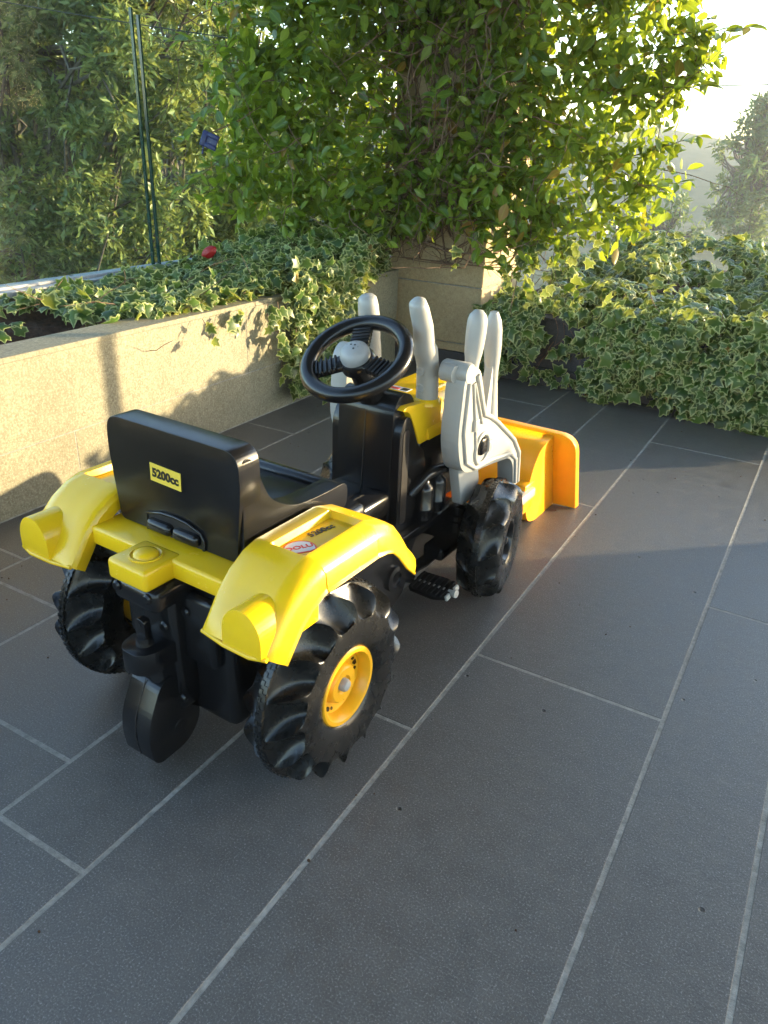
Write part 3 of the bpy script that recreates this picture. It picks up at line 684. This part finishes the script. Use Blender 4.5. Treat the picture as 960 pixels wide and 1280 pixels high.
def grit(bm):
    for k in range(170):
        u = rng.random()
        if u < .35: x, y = rng.normal(-1.72, .06), rng.normal(.93, .05)
        elif u < .5: x, y = rng.normal(-.74, .05), rng.normal(2.55, .08)
        else: x, y = rng.uniform(-1.8, .4), rng.uniform(.35, 3.2)
        r = rng.uniform(.0009, .0026); t = bmesh.new(); bmesh.ops.create_icosphere(t, subdivisions=1, radius=r)
        for v in t.verts: v.co *= rng.uniform(.7, 1.25)
        merge(bm, t, at(x, y, r*.5))
gt = one('grit', 'soil', None, grit); tag(gt, 'scattered crumbs of dry soil on the paving', None, kind='stuff')
litter(-.78, 2.66, .045, .9, 'curled dry leaf lying on the paving beyond the loader bucket')
litter(-.80, 2.80, .02, 2.0, 'tiny dry leaf fragment lying between the bucket and the ivy hedge')
# ------------------------------------------------------------------ pedal tractor with front loader
TR = empty('toy_tractor', (-.8275, .8875, 0), R(-3)); tag(TR, 'yellow and black plastic pedal tractor with grey levers and an orange front loader bucket', 'toy tractor')

def wheel_mesh(Rad, hw, N, depth, rim_r, skew=.5):
    """blow-moulded wheel, axis x, seam at x=0: scalloped lugs on both halves"""
    bm = bmesh.new(); nth = N*16
    # (offset from seam / hw, radius factor, lug hollow factor)
    prof = [(.12, .98, 0), (.13, .975, .05), (.17, .975, .12), (.22, .975, .3), (.34, .972, .55), (.48, .965, .8), (.62, .955, .95), (.74, .94, 1.0), (.84, .915, 1.0), (.91, .87, .85), (.96, .82, .55), (.99, .765, .2), (1.0, .70, .0), (1.0, .63, 0), (.985, .55, 0), (.93, .47, 0), (.86, (rim_r+.006)/Rad, 0), (.74, rim_r/Rad, 0), (.30, rim_r/Rad*.97, 0)]
    for sg in (-1, 1):
        P = []
        for i in range(nth):
            row = []
            for s, rf, hf in prof:
                a = 2*PI*(i-skew*s*16*.9+(8 if sg < 0 else 0))/nth
                fr = (i/16.0) % 1.0
                hol = (math.sin(PI*fr)**.62)                      # sharp ridge at 0, rounded hollow between
                r = Rad*rf-depth*hf*hol
                row.append((sg*hw*s, r*math.cos(a), r*math.sin(a)))
            P.append(row)
        grid(bm, P, True)
    # seam ring
    P = []
    for i in range(nth):
        a = 2*PI*i/nth; P.append([(x*hw, r*Rad*math.cos(a), r*Rad*math.sin(a)) for x, r in ((-.13, .975), (-.125, .99), (0, .994), (.125, .99), (.13, .975))])
    grid(bm, P, True)
    return bm
def teeth(bm, Rad, hw, n):
    for sg in (-1, 1):
        for i in range(n):
            a = 2*PI*(i+(.5 if sg > 0 else 0))/n
            t = bmesh.new(); bmesh.ops.create_cube(t, size=1)
            m = Matrix.Rotation(a, 4, 'X') @ at(sg*hw*.075, 0, Rad*.990) @ Matrix.Diagonal((hw*.12, 2*PI*Rad/n*.55, Rad*.024, 1))
            merge(bm, t, m)
def rear_rim(bm, rim_r, hw):
    # dish seen from the outer side (+x): lip, dish, raised boss
    lathe(bm, [(rim_r+.004, hw*.80), (rim_r+.001, hw*.86), (rim_r-.005, hw*.85), (rim_r-.011, hw*.70), (rim_r-.013, hw*.46), (rim_r*.60, hw*.38), (rim_r*.55, hw*.40), (rim_r*.50, hw*.60), (rim_r*.45, hw*.66), (rim_r*.26, hw*.66), (rim_r*.22, hw*.58), (0, hw*.58)], 48, AX['x'], False)
    lathe(bm, [(rim_r*.9, -hw*.5), (rim_r*.9, -hw*.45), (0, -hw*.4)], 24, AX['x'])
def rim_holes(bm, rim_r, hw):
    for k in range(5):
        a = 2*PI*k/5+.5
        for da, rr, r in ((0, .73, .0055), (.26, .70, .003), (-.26, .70, .003)):
            lathe(bm, [(r, hw*.38), (r, hw*.445), (0, hw*.445)], 12, AX['x'] @ at(rim_r*rr*math.cos(a+da), rim_r*rr*math.sin(a+da), 0))
RR, RW, RIM = .176, .054, .068
FR, FW, FRIM = .147, .052, .055
def wheel(name, x, y, Rad, hw, N, depth, rim_r, rimmat, rot):
    o = finish(wheel_mesh(Rad, hw, N, depth, rim_r), name, 'tyre', TR, 40)
    rm = one('rim', rimmat, o, lambda bm: rear_rim(bm, rim_r, hw)); one('bolt_hole', 'black', o, lambda bm: rim_holes(bm, rim_r, hw))
    one('hub_cap', 'hub' if rimmat == 'rim' else 'black', o, lambda bm: lathe(bm, [(.0115, hw*.57), (.0115, hw*.72), (.009, hw*.80), (.004, hw*.84), (0, hw*.84)], 24, AX['x']))
    one('seam_teeth', 'tyre', o, lambda bm: teeth(bm, Rad, hw, 84))['kind'] = 'stuff'
    o.location = (x, y, Rad); o.rotation_euler = (rot, 0, 0); o.scale = (1 if x > 0 else -1, 1, 1)
    return o
wheel('rear_wheel', .2375, 0, RR, RW, 16, .038, RIM, 'rim', .1)
wheel('rear_wheel', -.2375, 0, RR, RW, 16, .038, RIM, 'rim', .25)
wheel('front_wheel', .208, .69, FR, FW, 12, .017, FRIM, 'black', .0).rotation_euler[2] = R(11)
wheel('front_wheel', -.208, .69, FR, FW, 12, .017, FRIM, 'black', .3).rotation_euler[2] = R(11)

# --- fenders
FP = [(-.194, .344), (-.178, .366), (-.158, .394), (-.132, .419), (-.10, .438), (-.074, .4455), (-.070, .446), (-.066, .446), (-.03, .446), (.02, .446), (.068, .446), (.072, .446), (.076, .4455), (.112, .435), (.14, .418), (.163, .392), (.188, .357), (.212, .332)]
def fender(sg):
    bm = bmesh.new(); pts = [Vector((p[0], p[1])) for p in FP]; P = []
    for i, p in enumerate(pts):
        d = (pts[min(i+1, len(pts)-1)]-pts[max(i-1, 0)]).normalized(); nrm = Vector((-d.y, d.x))
        sk = .050-.10*max(0, -.07-p.x)-.13*max(0, p.x-.09); row = []
        xin, xout = .150, .284
        lines = [(xin, -.030), (xin-.001, -.010), (xin+.003, -.003), (xin+.010, 0), (.183, .0005), (.187, .0005), (.191, .0005), (.21, .001), (.228, .001), (.243, .0005), (.247, .0005), (.251, .0005), (.268, -.002), (xout-.008, -.008), (xout-.001, -.020), (xout+.002, -sk+.004), (xout+.006, -sk)]
        for j, (x, h) in enumerate(lines):
            if -.071 < p.x < .073 and 4 < j < 11: h -= .012
            q = p+nrm*h; row.append((sg*x, q.x, q.y))
        P.append(row)
    grid(bm, P)
    bmesh.ops.recalc_face_normals(bm, faces=bm.faces)
    o = finish(bm, 'fender', 'yellow', TR, 50)
    s = o.modifiers.new('Solidify', 'SOLIDIFY'); s.thickness = .004; s.offset = 0
    b = o.modifiers.new('Bevel', 'BEVEL'); b.width = .0018; b.segments = 2; b.limit_method = 'ANGLE'; b.angle_limit = R(30)
    def lamp(bm):
        a = rpoly([(-.037, .343), (.037, .343), (.037, .385), (.016, .412), (-.016, .412), (-.037, .385)], [0, 0, .02, .02, .02, .02], 5)
        prism(bm, [(sg*.236+p[0], p[1]) for p in a], 'y', -.199, -.07, .003, 2)
    one('tail_lamp_housing', 'yellow', o, lamp, 40)
    one('lower_lip', 'yellow', o, lambda bm: tube(bm, [(sg*.152, -.192, .343), (sg*.20, -.198, .341), (sg*.25, -.199, .341), (sg*.278, -.193, .344)], .0038, 8), 60)
    return o
fr = fender(1); fender(-1)
fz = .4366
def arcsticker(bm):
    box(bm, -.0001, .0001, 0, .0001, 0, .0001)
m0 = at(.213, -.028, fz+.0012) @ Matrix.Rotation(PI/2, 4, 'Z')
def oval(bm, rx, ry, z0, z1, yc=0):
    pts = [(rx*math.cos(t), yc+ry*math.sin(t)) for t in np.linspace(0, PI, 22)]+[(-rx*.93, yc-ry*.42), (-rx*.55, yc-ry*.60), (rx*.55, yc-ry*.60), (rx*.93, yc-ry*.42)]
    prism(bm, pts, 'z', z0, z1, 0, 1, at(.217, -.044, fz) @ Matrix.Rotation(R(58), 4, 'Z'))
st = one('maker_sticker', 'red', fr, lambda bm: oval(bm, .0262, .0245, .0004, .0010)); st['label'] = 'red and white oval sticker in the fender recess'
one('sticker_face', 'sticker_white', st, lambda bm: oval(bm, .0238, .0210, .0006, .0014))
text('printed_name', 'DOLU', .0140, 'red', st, at(.2155, -.0435, fz+.0017) @ Matrix.Rotation(R(62), 4, 'Z'), .0002, .0003, 1.2)
text('printed_number', '5200cc', .0185, 'ink', fr, at(.207, .022, fz+.0012) @ Matrix.Rotation(R(80), 4, 'Z'), .0003)

# --- rear cross bar and hitch lug
cb = one('rear_crossbar', 'yellow', TR, lambda bm: [box(bm, -.156, .156, -.145, -.03, .368, .402, .006, 3), box(bm, -.044, .044, -.200, -.12, .366, .4035, .008, 3)], 45)
one('lug_button', 'yellow', cb, lambda bm: [lathe(bm, [(.027, .4025), (.027, .4055), (.0245, .406), (.0225, .404), (.0205, .404), (.018, .4095), (.010, .4125), (0, .413)], 32, at(0, -.158, 0))], 50)

# --- chassis
def chassis(bm):
    box(bm, -.125, .125, -.108, .28, .075, .37, .018, 3)
    box(bm, -.051, .051, -.192, -.06, .322, .3665, .014, 3)
    box(bm, -.040, .040, -.150, -.09, .10, .345, .012, 3)
    box(bm, -.105, .105, -.128, -.10, .20, .335, .012, 3)
    box(bm, -.21, .21, -.02, .02, .156, .196, .012, 3)
    prism(bm, rpoly([(.24, .07), (.66, .05), (.70, .09), (.70, .20), (.45, .25), (.24, .30)], .015), 'x', -.055, .055, .008, 2)
ch = one('chassis', 'black', TR, chassis, 45)
for x, y, z in ((.035, -.1905, .352), (-.035, -.1905, .352), (.047, -.128, .30), (.047, -.15, .14), (.02, -.1515, .275)):
    one('screw_boss', 'black', ch, lambda bm: lathe(bm, [(.009, 0), (.009, .003), (.006, .006), (0, .006)], 16, at(x, y, z) @ AX['y'] @ Matrix.Rotation(PI, 4, 'X')))
def hitch(bm):
    prism(bm, rpoly([(-.036, -.10), (-.036, -.19), (-.02, -.213), (.02, -.213), (.036, -.19), (.036, -.10)], [0, .02, .02, .02, .02, 0], 4), 'z', .208, .248, .006, 2)
    box(bm, -.030, .030, -.182, -.10, .13, .212, .010, 3)
ht = one('hitch', 'black', TR, hitch, 45)
one('hitch_pin', 'black', ht, lambda bm: [prism(bm, rpoly([(-.011, .245), (.011, .245), (.011, .298), (-.011, .298)], [0, 0, .010, .010], 5), 'y', -.186, -.172, .004, 2), lathe(bm, [(.015, .246), (.013, .262), (.0, .262)], 20, at(0, -.179, 0)), lathe(bm, [(.0045, -.0005), (.0045, .0148)], 12, at(0, -.1865, .287) @ AX['y'])], 50)
one('hitch_slot', 'ink', ht, lambda bm: box(bm, -.020, -.012, -.2095, -.2075, .222, .234))
def foot(bm):
    prism(bm, rpoly([(-.214, .036), (-.220, .08), (-.215, .118), (-.186, .178), (-.16, .188), (-.125, .150), (-.108, .11), (-.104, .065), (-.135, .028), (-.20, .024)], .022, 4), 'x', -.034, .034, .010, 3)
ft = one('rear_foot', 'black', TR, foot, 45)
one('mould_seam', 'ink', ft, lambda bm: tube(bm, [(0, -.186, .179), (0, -.2155, .118), (0, -.2205, .08), (0, -.2145, .036)], .0009, 6))
for sg in (-1, 1): one('side_dimple', 'black', ft, lambda bm: lathe(bm, [(.016, .0325), (.014, .0345), (.009, .0352), (0, .0335)], 20, at(0, -.15, .072) @ (AX['x'] if sg > 0 else AX['x'] @ Matrix.Rotation(PI, 4, 'X'))))

# --- seat
def seat(bm):
    prof = rpoly([(-.133, .404), (.133, .404), (.147, .53), (.143, .589), (-.143, .589), (-.147, .53)], [.012, .012, .05, .055, .055, .05], 8)
    prism(bm, prof, 'y', -.094, -.048, .013, 4)
    box(bm, -.140, .140, -.085, .175, .4045, .436, .012, 3)
    wing = rpoly([(-.088, .4048), (.180, .4048), (.182, .452), (.10, .452), (.03, .458), (-.024, .490), (-.042, .525), (-.056, .562), (-.066, .574), (-.085, .574)], [.008, .014, .02, .06, .06, .05, .05, .03, .01, .01], 6)
    for sg in (-1, 1): prism(bm, wing, 'x', sg*.100, sg*.1435, .012, 4)
    box(bm, -.115, .115, .150, .182, .405, .450, .012, 3)
se = one('seat', 'black', TR, seat, 50)
one('seat_pad', 'black', se, lambda bm: box(bm, -.108, .108, -.045, .148, .434, .442, .005, 2), 50)
def grip(bm):
    box(bm, -.058, -.002, -.108, -.088, .409, .430, .008, 3); box(bm, .002, .058, -.108, -.088, .409, .430, .008, 3)
one('carry_handle', 'black', se, grip, 50)
one('handle_surround', 'black', se, lambda bm: tube(bm, [(-.064, -.096, .405), (-.064, -.096, .434), (-.03, -.096, .443), (0, -.096, .445), (.03, -.096, .443), (.06, -.096, .434), (.066, -.096, .418), (.064, -.096, .405)], .0028, 8), 60)
one('handle_recess', 'ink', se, lambda bm: prism(bm, rpoly([(-.063, .4045), (.063, .4045), (.063, .43), (.03, .442), (-.03, .442), (-.063, .433)], .006), 'y', -.0952, -.0940))
sm = at(-.012, -.0949, .512) @ Euler((R(90), 0, 0)).to_matrix().to_4x4() @ Matrix.Rotation(R(-2), 4, 'Z')
sk = one('seat_sticker', 'sticker_yellow', se, lambda bm: box(bm, -.0345, .0345, -.0155, .0155, -.0002, .0005, 0, 1, sm)); sk['label'] = 'small yellow engine size sticker on the seat back'
text('printed_number', '5200cc', .0205, 'ink', sk, sm @ at(0, -.0005, .0009), .0009)

# --- dashboard, steering
def dash(bm):
    prism(bm, rpoly([(.432, .245), (.445, .50), (.470, .528), (.515, .522), (.54, .47), (.57, .42), (.585, .24)], [.01, .04, .02, .02, .03, .03, .01], 5), 'x', -.070, .070, .012, 3)
    prism(bm, rpoly([(.445, .215), (.445, .452), (.462, .482), (.482, .482), (.505, .44), (.522, .405), (.548, .388), (.562, .34), (.572, .215)], [.01, .03, .02, .02, .03, .03, .01, .02, .01], 5), 'x', -.088, .088, .007, 2)
    box(bm, -.075, .075, .30, .445, .262, .318, .014, 3)
da = one('dashboard', 'black', TR, dash, 45)
one('mould_seam', 'ink', da, lambda bm: tube(bm, [(0, .4315, .25), (0, .4325, .29), (0, .439, .42), (0, .4445, .49)], .0011, 6))
for sg in (-1, 1):
    one('side_slot', 'ink', da, lambda bm: prism(bm, rpoly([(.458, .235), (.458, .455), (.482, .455), (.482, .235)], .012, 4), 'x', sg*.0872, sg*.0892))
for x in (.015, .03): one('step_rib', 'black', da, lambda bm: box(bm, x, x+.006, .33, .40, .317, .3205, .0012, 1))
SC = Vector((0, .405, .607)); TL = R(32)
SM = Matrix.Translation(SC) @ Matrix.Rotation(TL, 4, 'X')
one('steering_column', 'black', TR, lambda bm: lathe(bm, [(.030, -.105), (.030, -.085), (.025, -.083), (.024, -.02), (.022, -.012), (0, -.012)], 28, SM), 45)
def ringw(bm):
    P = []
    for i in range(72):
        a = 2*PI*i/72; row = []
        for k in range(15):
            b = 2*PI*k/14; rr = .1035+.0165*math.cos(b)*(1+.0); row.append((rr*math.cos(a), rr*math.sin(a), .0155*math.sin(b)))
        P.append([SM @ Vector(q) for q in row])
    grid(bm, P, True); bmesh.ops.remove_doubles(bm, verts=bm.verts, dist=1e-6)
stw = one('steering_wheel', 'black', TR, ringw, 80)
def spoke(bm, a):
    m = SM @ Matrix.Rotation(a, 4, 'Z')
    box(bm, .018, .095, -.019, .019, -.012, .002, .004, 2, m)
    for k in range(5): box(bm, .040+k*.010, .0455+k*.010, -.0205, .0205, -.010, .0055, .002, 2, m)
for a in (112, 215, -10): one('spoke', 'black', stw, lambda bm: spoke(bm, R(a)), 45)
one('wheel_boss', 'black', stw, lambda bm: lathe(bm, [(.036, -.022), (.038, -.004), (.034, .002), (0, .002)], 32, SM), 45)
hb = one('horn_button', 'hub', stw, lambda bm: lathe(bm, [(.0305, .000), (.0315, .010), (.029, .019), (.022, .026), (.012, .030), (0, .031)], 36, SM), 60)
for dx, dy in ((-.010, .012), (.0, .015), (.010, .013), (-.014, .004), (-.005, .005), (.004, .006), (.011, .003), (-.016, -.006), (.006, -.004)):
    one('speaker_hole', 'ink', hb, lambda bm: lathe(bm, [(.0021, .0), (.0021, .0012), (0, .0012)], 10, SM @ at(dx, dy, .0305-.0075*((dx*dx+dy*dy)/.0005))))

# --- bonnet and engine
def hood(bm):
    prism(bm, rpoly([(-.093, .408), (-.091, .424), (-.060, .484), (-.040, .490), (.040, .490), (.060, .484), (.091, .424), (.093, .408)], [0, .004, .012, .01, .01, .012, .004, 0], 3), 'y', .56, .735, .004, 2)
    prism(bm, rpoly([(.455, .499), (.482, .490), (.508, .450), (.530, .405), (.62, .405), (.62, .490), (.47, .505)], [.004, .01, .02, .004, 0, 0, .004], 4), 'x', -.086, .086, .006, 2)
    box(bm, -.052, .052, .56, .73, .480, .500, .007, 3)
ho = one('bonnet', 'yellow', TR, hood, 40)
one('dash_sticker', 'sticker_white', ho, lambda bm: box(bm, -.03, .02, .575, .60, .4995, .5008)); one('dash_sticker', 'red', ho, lambda bm: box(bm, -.028, -.005, .578, .59, .5005, .5014)); one('dash_sticker', 'ink', ho, lambda bm: box(bm, .0, .018, .580, .596, .5004, .5013))
def engine(bm):
    box(bm, -.080, .080, .54, .78, .22, .407, .012, 3)
    box(bm, -.060, .060, .74, .90, .20, .36, .012, 3)
en = one('engine_block', 'black', TR, engine, 45)
for y in (.545, .605):
    for sg in (-1, 1): one('oil_filter', 'black', en, lambda bm: lathe(bm, [(.014, .222), (.022, .226), (.022, .245), (.0235, .247), (.0235, .253), (.022, .255), (.022, .295), (.019, .305), (.011, .312), (.008, .325), (0, .327)], 24, at(sg*.098, y, 0)), 40)
for sg in (-1, 1):
    one('exhaust_elbow', 'black', en, lambda bm: tube(bm, [(sg*.088, .50, .295), (sg*.098, .515, .315), (sg*.105, .535, .333), (sg*.108, .565, .336), (sg*.110, .625, .327)], [.0115, .0115, .012, .0135, .0135], 14), 60)
for sg in (-1, 1):
    one('frame_rail', 'black', TR, lambda bm: [box(bm, sg*.096-.013, sg*.096+.013, .44, .72, .19, .214, .006, 2), prism(bm, rpoly([(.43, .215), (.44, .10), (.47, .10), (.49, .175), (.52, .215)], .012), 'x', sg*.082, sg*.109, .006, 2), tube(bm, [(sg*.10, .45, .115), (sg*.10, .56, .10), (sg*.10, .68, .105)], .014, 10)], 45)
def axle(bm):
    box(bm, -.165, .165, .655, .725, .115, .175, .014, 3)
    for sg in (-1, 1):
        lathe(bm, [(.034, .16), (.034, .185), (.029, .187), (.029, .20), (.023, .202), (.023, .222), (.016, .224), (0, .224)], 24, at(sg*.128, .665, 0))
        box(bm, sg*.10-.028, sg*.10+.028, .60, .76, .088, .125, .01, 3)
ax = one('front_axle', 'black', TR, axle, 45)

# --- grey stacks on the bonnet
def stack(sg):
    x = sg*.075; L = [(x, .572, .488), (x, .570, .52), (x, .565, .575), (x, .556, .600), (x, .552, .607), (x, .545, .62), (x, .536, .66), (x, .518, .695), (x, .508, .712), (x, .504, .718)]
    if sg < 0: L = [(p[0], .572+(p[1]-.572)*.35, .488+(p[2]-.488)*.93) for p in L]
    rd = [.0245, .0242, .0238, .0252, .0262, .0235, .0215, .0205, .018, .010] if sg > 0 else [.0235]*7+[.0225, .020, .014]
    o = one('exhaust_stack', 'grey', TR, lambda bm: tube(bm, L, rd, 22, None, (1, 1.0)), 50)
    one('collar', 'yellow', o, lambda bm: lathe(bm, [(.031, .487), (.028, .499), (.025, .501), (0, .501)], 28, at(x, .572, 0)), 45)
    for z, y in ((.525, .546), (.562, .543)): one('dimple', 'grey', o, lambda bm: lathe(bm, [(.010, 0), (.0095, .002), (.0075, .0025), (.006, .0005), (0, .0005)], 20, at(x-.004, y, z) @ AX['y'] @ Matrix.Rotation(PI, 4, 'X') ), 45)
stack(1); stack(-1)

# --- loader arms, levers, bucket
def arm(sg, levers):
    x0, x1 = sorted((sg*.128, sg*.172))
    o = one('loader_arm', 'grey', TR, lambda bm: [
        prism(bm, rpoly([(.575, .345), (.545, .42), (.555, .56), (.585, .585), (.628, .568), (.658, .50), (.676, .462), (.725, .438), (.855, .352), (.900, .300), (.915, .205), (.882, .205), (.865, .275), (.835, .300), (.70, .320), (.64, .325)], [.03, .04, .03, .02, .02, .03, .02, .03, .03, .03, .006, .006, .02, .03, .04, .04], 4), 'x', x0, x1, .006, 2)], 45)
    # proud ribs on the outer face
    xa, xb = sg*.1715, sg*.1755
    def ribs(bm):
        tube(bm, [(sg*.173, .575, .55), (sg*.173, .568, .44), (sg*.173, .590, .365), (sg*.173, .64, .335), (sg*.173, .72, .33), (sg*.173, .84, .310), (sg*.173, .875, .285), (sg*.173, .890, .215)], .0058, 8)
        tube(bm, [(sg*.173, .610, .56), (sg*.173, .640, .50), (sg*.173, .662, .458), (sg*.173, .70, .443), (sg*.173, .74, .420), (sg*.173, .85, .345), (sg*.173, .892, .298), (sg*.173, .906, .212)], .0058, 8)
        tube(bm, [(sg*.173, .595, .545), (sg*.173, .625, .43), (sg*.173, .640, .365)], .004, 8)
        tube(bm, [(sg*.173, .600, .545), (sg*.173, .655, .44)], .004, 8)
        P = [(sg*.173, .668+.034*math.cos(a), .375+.036*math.sin(a)) for a in np.linspace(0, 2*PI, 25)]; tube(bm, P, .005, 8)
    one('rib', 'grey', o, ribs, 60)
    one('pivot_knob', 'black', o, lambda bm: box(bm, sg*.168-.01, sg*.168+.014, .650, .682, .362, .402, .006, 2), 45)
    one('pivot_bolt', 'metal', o, lambda bm: box(bm, sg*.174-.008, sg*.174+.008, .690, .712, .360, .388, .005, 2), 45)
    one('lower_bolt', 'metal', o, lambda bm: box(bm, sg*.172-.006, sg*.172+.008, .612, .632, .43, .458, .004, 2), 45)
    one('mount_plate', 'grey', o, lambda bm: [prism(bm, rpoly([(.635, .235), (.60, .345), (.70, .335), (.72, .27), (.69, .235)], .01), 'x', sg*.125, sg*.15, .004, 2)], 45)
    one('bucket_link', 'grey', o, lambda bm: [box(bm, sg*.150-.016, sg*.150+.016, .88, .91, .12, .215, .006, 2), box(bm, sg*.150-.016, sg*.150+.016, .885, 1.075, .105, .135, .008, 2)], 45)
    if levers:
        one('pivot_sleeve', 'grey', o, lambda bm: [lathe(bm, [(.020, -.035), (.0235, -.030), (.0235, .026), (.021, .031), (0, .031)], 28, at(.142, .578, .568) @ AX['x']), tube(bm, [(.118, .56, .568), (.150, .556, .568)], .019, 14)], 45)
        for (yb, zb, yt, zt, x, nm) in ((.622, .55, .636, .690, .150, 0), (.775, .40, .745, .668, .135, 1)):
            def lever(bm):
                n = 14; L = []; rr = []
                for k in range(n+1):
                    t = k/n; L.append((x, yb+(yt-yb)*t, zb+(zt-zb)*t))
                if nm == 0: rr = [.016, .0155, .0155, .016, .0175, .0195, .0205, .021, .0215, .022, .022, .022, .0215, .018, .009]
                else: rr = [.018, .018, .017, .016, .0155, .015, .0155, .016, .018, .0195, .0205, .0205, .020, .017, .009]
                tube(bm, L, rr, 20, None, (1, 1))
            one('lever', 'grey', o, lever, 60)
        one('lever_web', 'grey', o, lambda bm: prism(bm, rpoly([(.72, .36), (.745, .56), (.765, .56), (.81, .37)], .01), 'x', .125, .145, .003, 2), 45)
    return o
arm(1, True); arm(-1, False)
one('loader_crossbar', 'grey', TR, lambda bm: box(bm, -.135, .135, .885, .91, .27, .31, .006, 2), 45)
def bucket(bm):
    # shell of the bucket: side profile swept across, closed ends, open to the front
    pr = [(1.285, .004), (1.135, .004), (1.085, .018), (1.058, .06), (1.055, .12), (1.075, .185), (1.115, .228), (1.205, .246)]
    pr = rpoly(pr, [0, .01, .02, .025, .03, .03, .02, 0], 4)
    P = [[(x, p[0], p[1]) for p in pr] for x in (-.146, .146)]
    V = grid(bm, P)
    for row in V:
        bm.faces.new(row)
    bmesh.ops.recalc_face_normals(bm, faces=bm.faces)
    for f in bm.faces: pass
bk = one('loader_bucket', 'orange', TR, bucket, 40)
md = bk.modifiers.new('Solidify', 'SOLIDIFY'); md.thickness = .005; md.offset = -1
def flange(bm):
    # rim that flares outward round the opening; opening plane leans back towards the tractor
    def yz(h): return 1.288-.082*h/.246
    W = .214; Z = .252
    out = rpoly([(-W-.004, .0), (-W, Z), (W, Z), (W+.004, .0)], [0, .05, .05, 0], 8); inn = rpoly([(-.144, .0), (-.144, .232), (.144, .232), (.144, .0)], [0, .03, .03, 0], 8)
    n = len(out)
    A = [bm.verts.new((p[0], yz(p[1]), p[1]+.002)) for p in out]; B = [bm.verts.new((p[0], yz(p[1])-.006, p[1]+.002)) for p in inn]
    Cc = [bm.verts.new((p[0], yz(p[1])+.026, p[1]+.002)) for p in out]
    for i in range(n-1):
        bm.faces.new((A[i], A[i+1], B[i+1], B[i])); bm.faces.new((A[i+1], A[i], Cc[i], Cc[i+1]))
fl = one('bucket_rim', 'orange', bk, flange, 50)
md = fl.modifiers.new('Solidify', 'SOLIDIFY'); md.thickness = .006; md.offset = 0
md = fl.modifiers.new('Bevel', 'BEVEL'); md.width = .002; md.segments = 2; md.limit_method = 'ANGLE'
for sg in (-1, 1): one('bucket_bracket', 'orange', bk, lambda bm: box(bm, sg*.150-.028, sg*.150+.005, 1.02, 1.09, .06, .15, .006, 2), 45)

# --- pedals
def pedal(sg, y, z, tilt):
    m = at(sg*.188, y, z) @ Euler((R(tilt), R(-6*sg), R(-8*sg))).to_matrix().to_4x4()
    o = one('pedal', 'black', TR, lambda bm: [prism(bm, rpoly([(-.05, -.030), (.020, -.033), (.05, -.022), (.05, .022), (.020, .033), (-.05, .030)], .008), 'z', -.007, .004, .002, 2, m)], 45)
    for k in range(7): one('tread_bar', 'black', o, lambda bm: box(bm, -.046+k*.0135, -.0375+k*.0135, -.029, .029, .003, .0075, .0015, 1, m))
    one('reflector', 'grey', o, lambda bm: [box(bm, .048, .055, -.024, -.008, -.007, .006, .002, 1, m), box(bm, .048, .055, .008, .024, -.007, .006, .002, 1, m)])
    one('pedal_axle', 'metal', o, lambda bm: lathe(bm, [(.0055, -.09), (.0055, .056), (.009, .057), (.009, .064), (0, .066)], 14, m @ AX['x']))
    one('crank', 'black', o, lambda bm: tube(bm, [m @ Vector((-.062, 0, 0)), Vector((sg*.128, .35, .175))], .011, 10))
    return o
pedal(1, .452, .118, 16); pedal(-1, .25, .23, 10)
for sg in (-1, 1):
    cc = one('crank_cover', 'black', TR, lambda bm: prism(bm, rpoly([(.10, .10), (.10, .335), (.22, .345), (.335, .275), (.405, .175), (.39, .120), (.30, .085)], [.02, .03, .04, .04, .03, .02, .04], 5), 'x', sg*.10, sg*.150, .012, 3), 45)
    one('cover_spring', 'black', cc, lambda bm: tube(bm, [(sg*(.152+.008*math.cos(t)), .315+t*.0018, .262+.010*math.sin(t)-t*.0012) for t in np.linspace(0, 6*PI, 60)], .0022, 6), 80)
    one('cover_boss', 'black', cc, lambda bm: lathe(bm, [(.03, .145), (.028, .156), (.018, .158), (.016, .154), (0, .154)], 24, at(0, .345, .175) @ (AX['x'] if sg > 0 else AX['x'] @ Matrix.Rotation(PI, 4, 'X'))), 45)
# ------------------------------------------------------------------ the hazy evening air
hz = bpy.data.materials.new('pale_haze'); hz.use_nodes = True; hn = hz.node_tree; hn.nodes.clear()
ho_ = hn.nodes.new('ShaderNodeOutputMaterial'); hv = hn.nodes.new('ShaderNodeVolumePrincipled')
hv.inputs['Color'].default_value = (.93, .96, 1, 1); hv.inputs['Density'].default_value = .0013; hv.inputs['Anisotropy'].default_value = .35
hn.links.new(hv.outputs[0], ho_.inputs['Volume']); M['haze'] = hz
hb_ = one('haze', 'haze', None, lambda bm: box(bm, -140, 140, -140, 140, -5.5, 13)); tag(hb_, 'thin pale haze filling the evening air', None, kind='stuff')
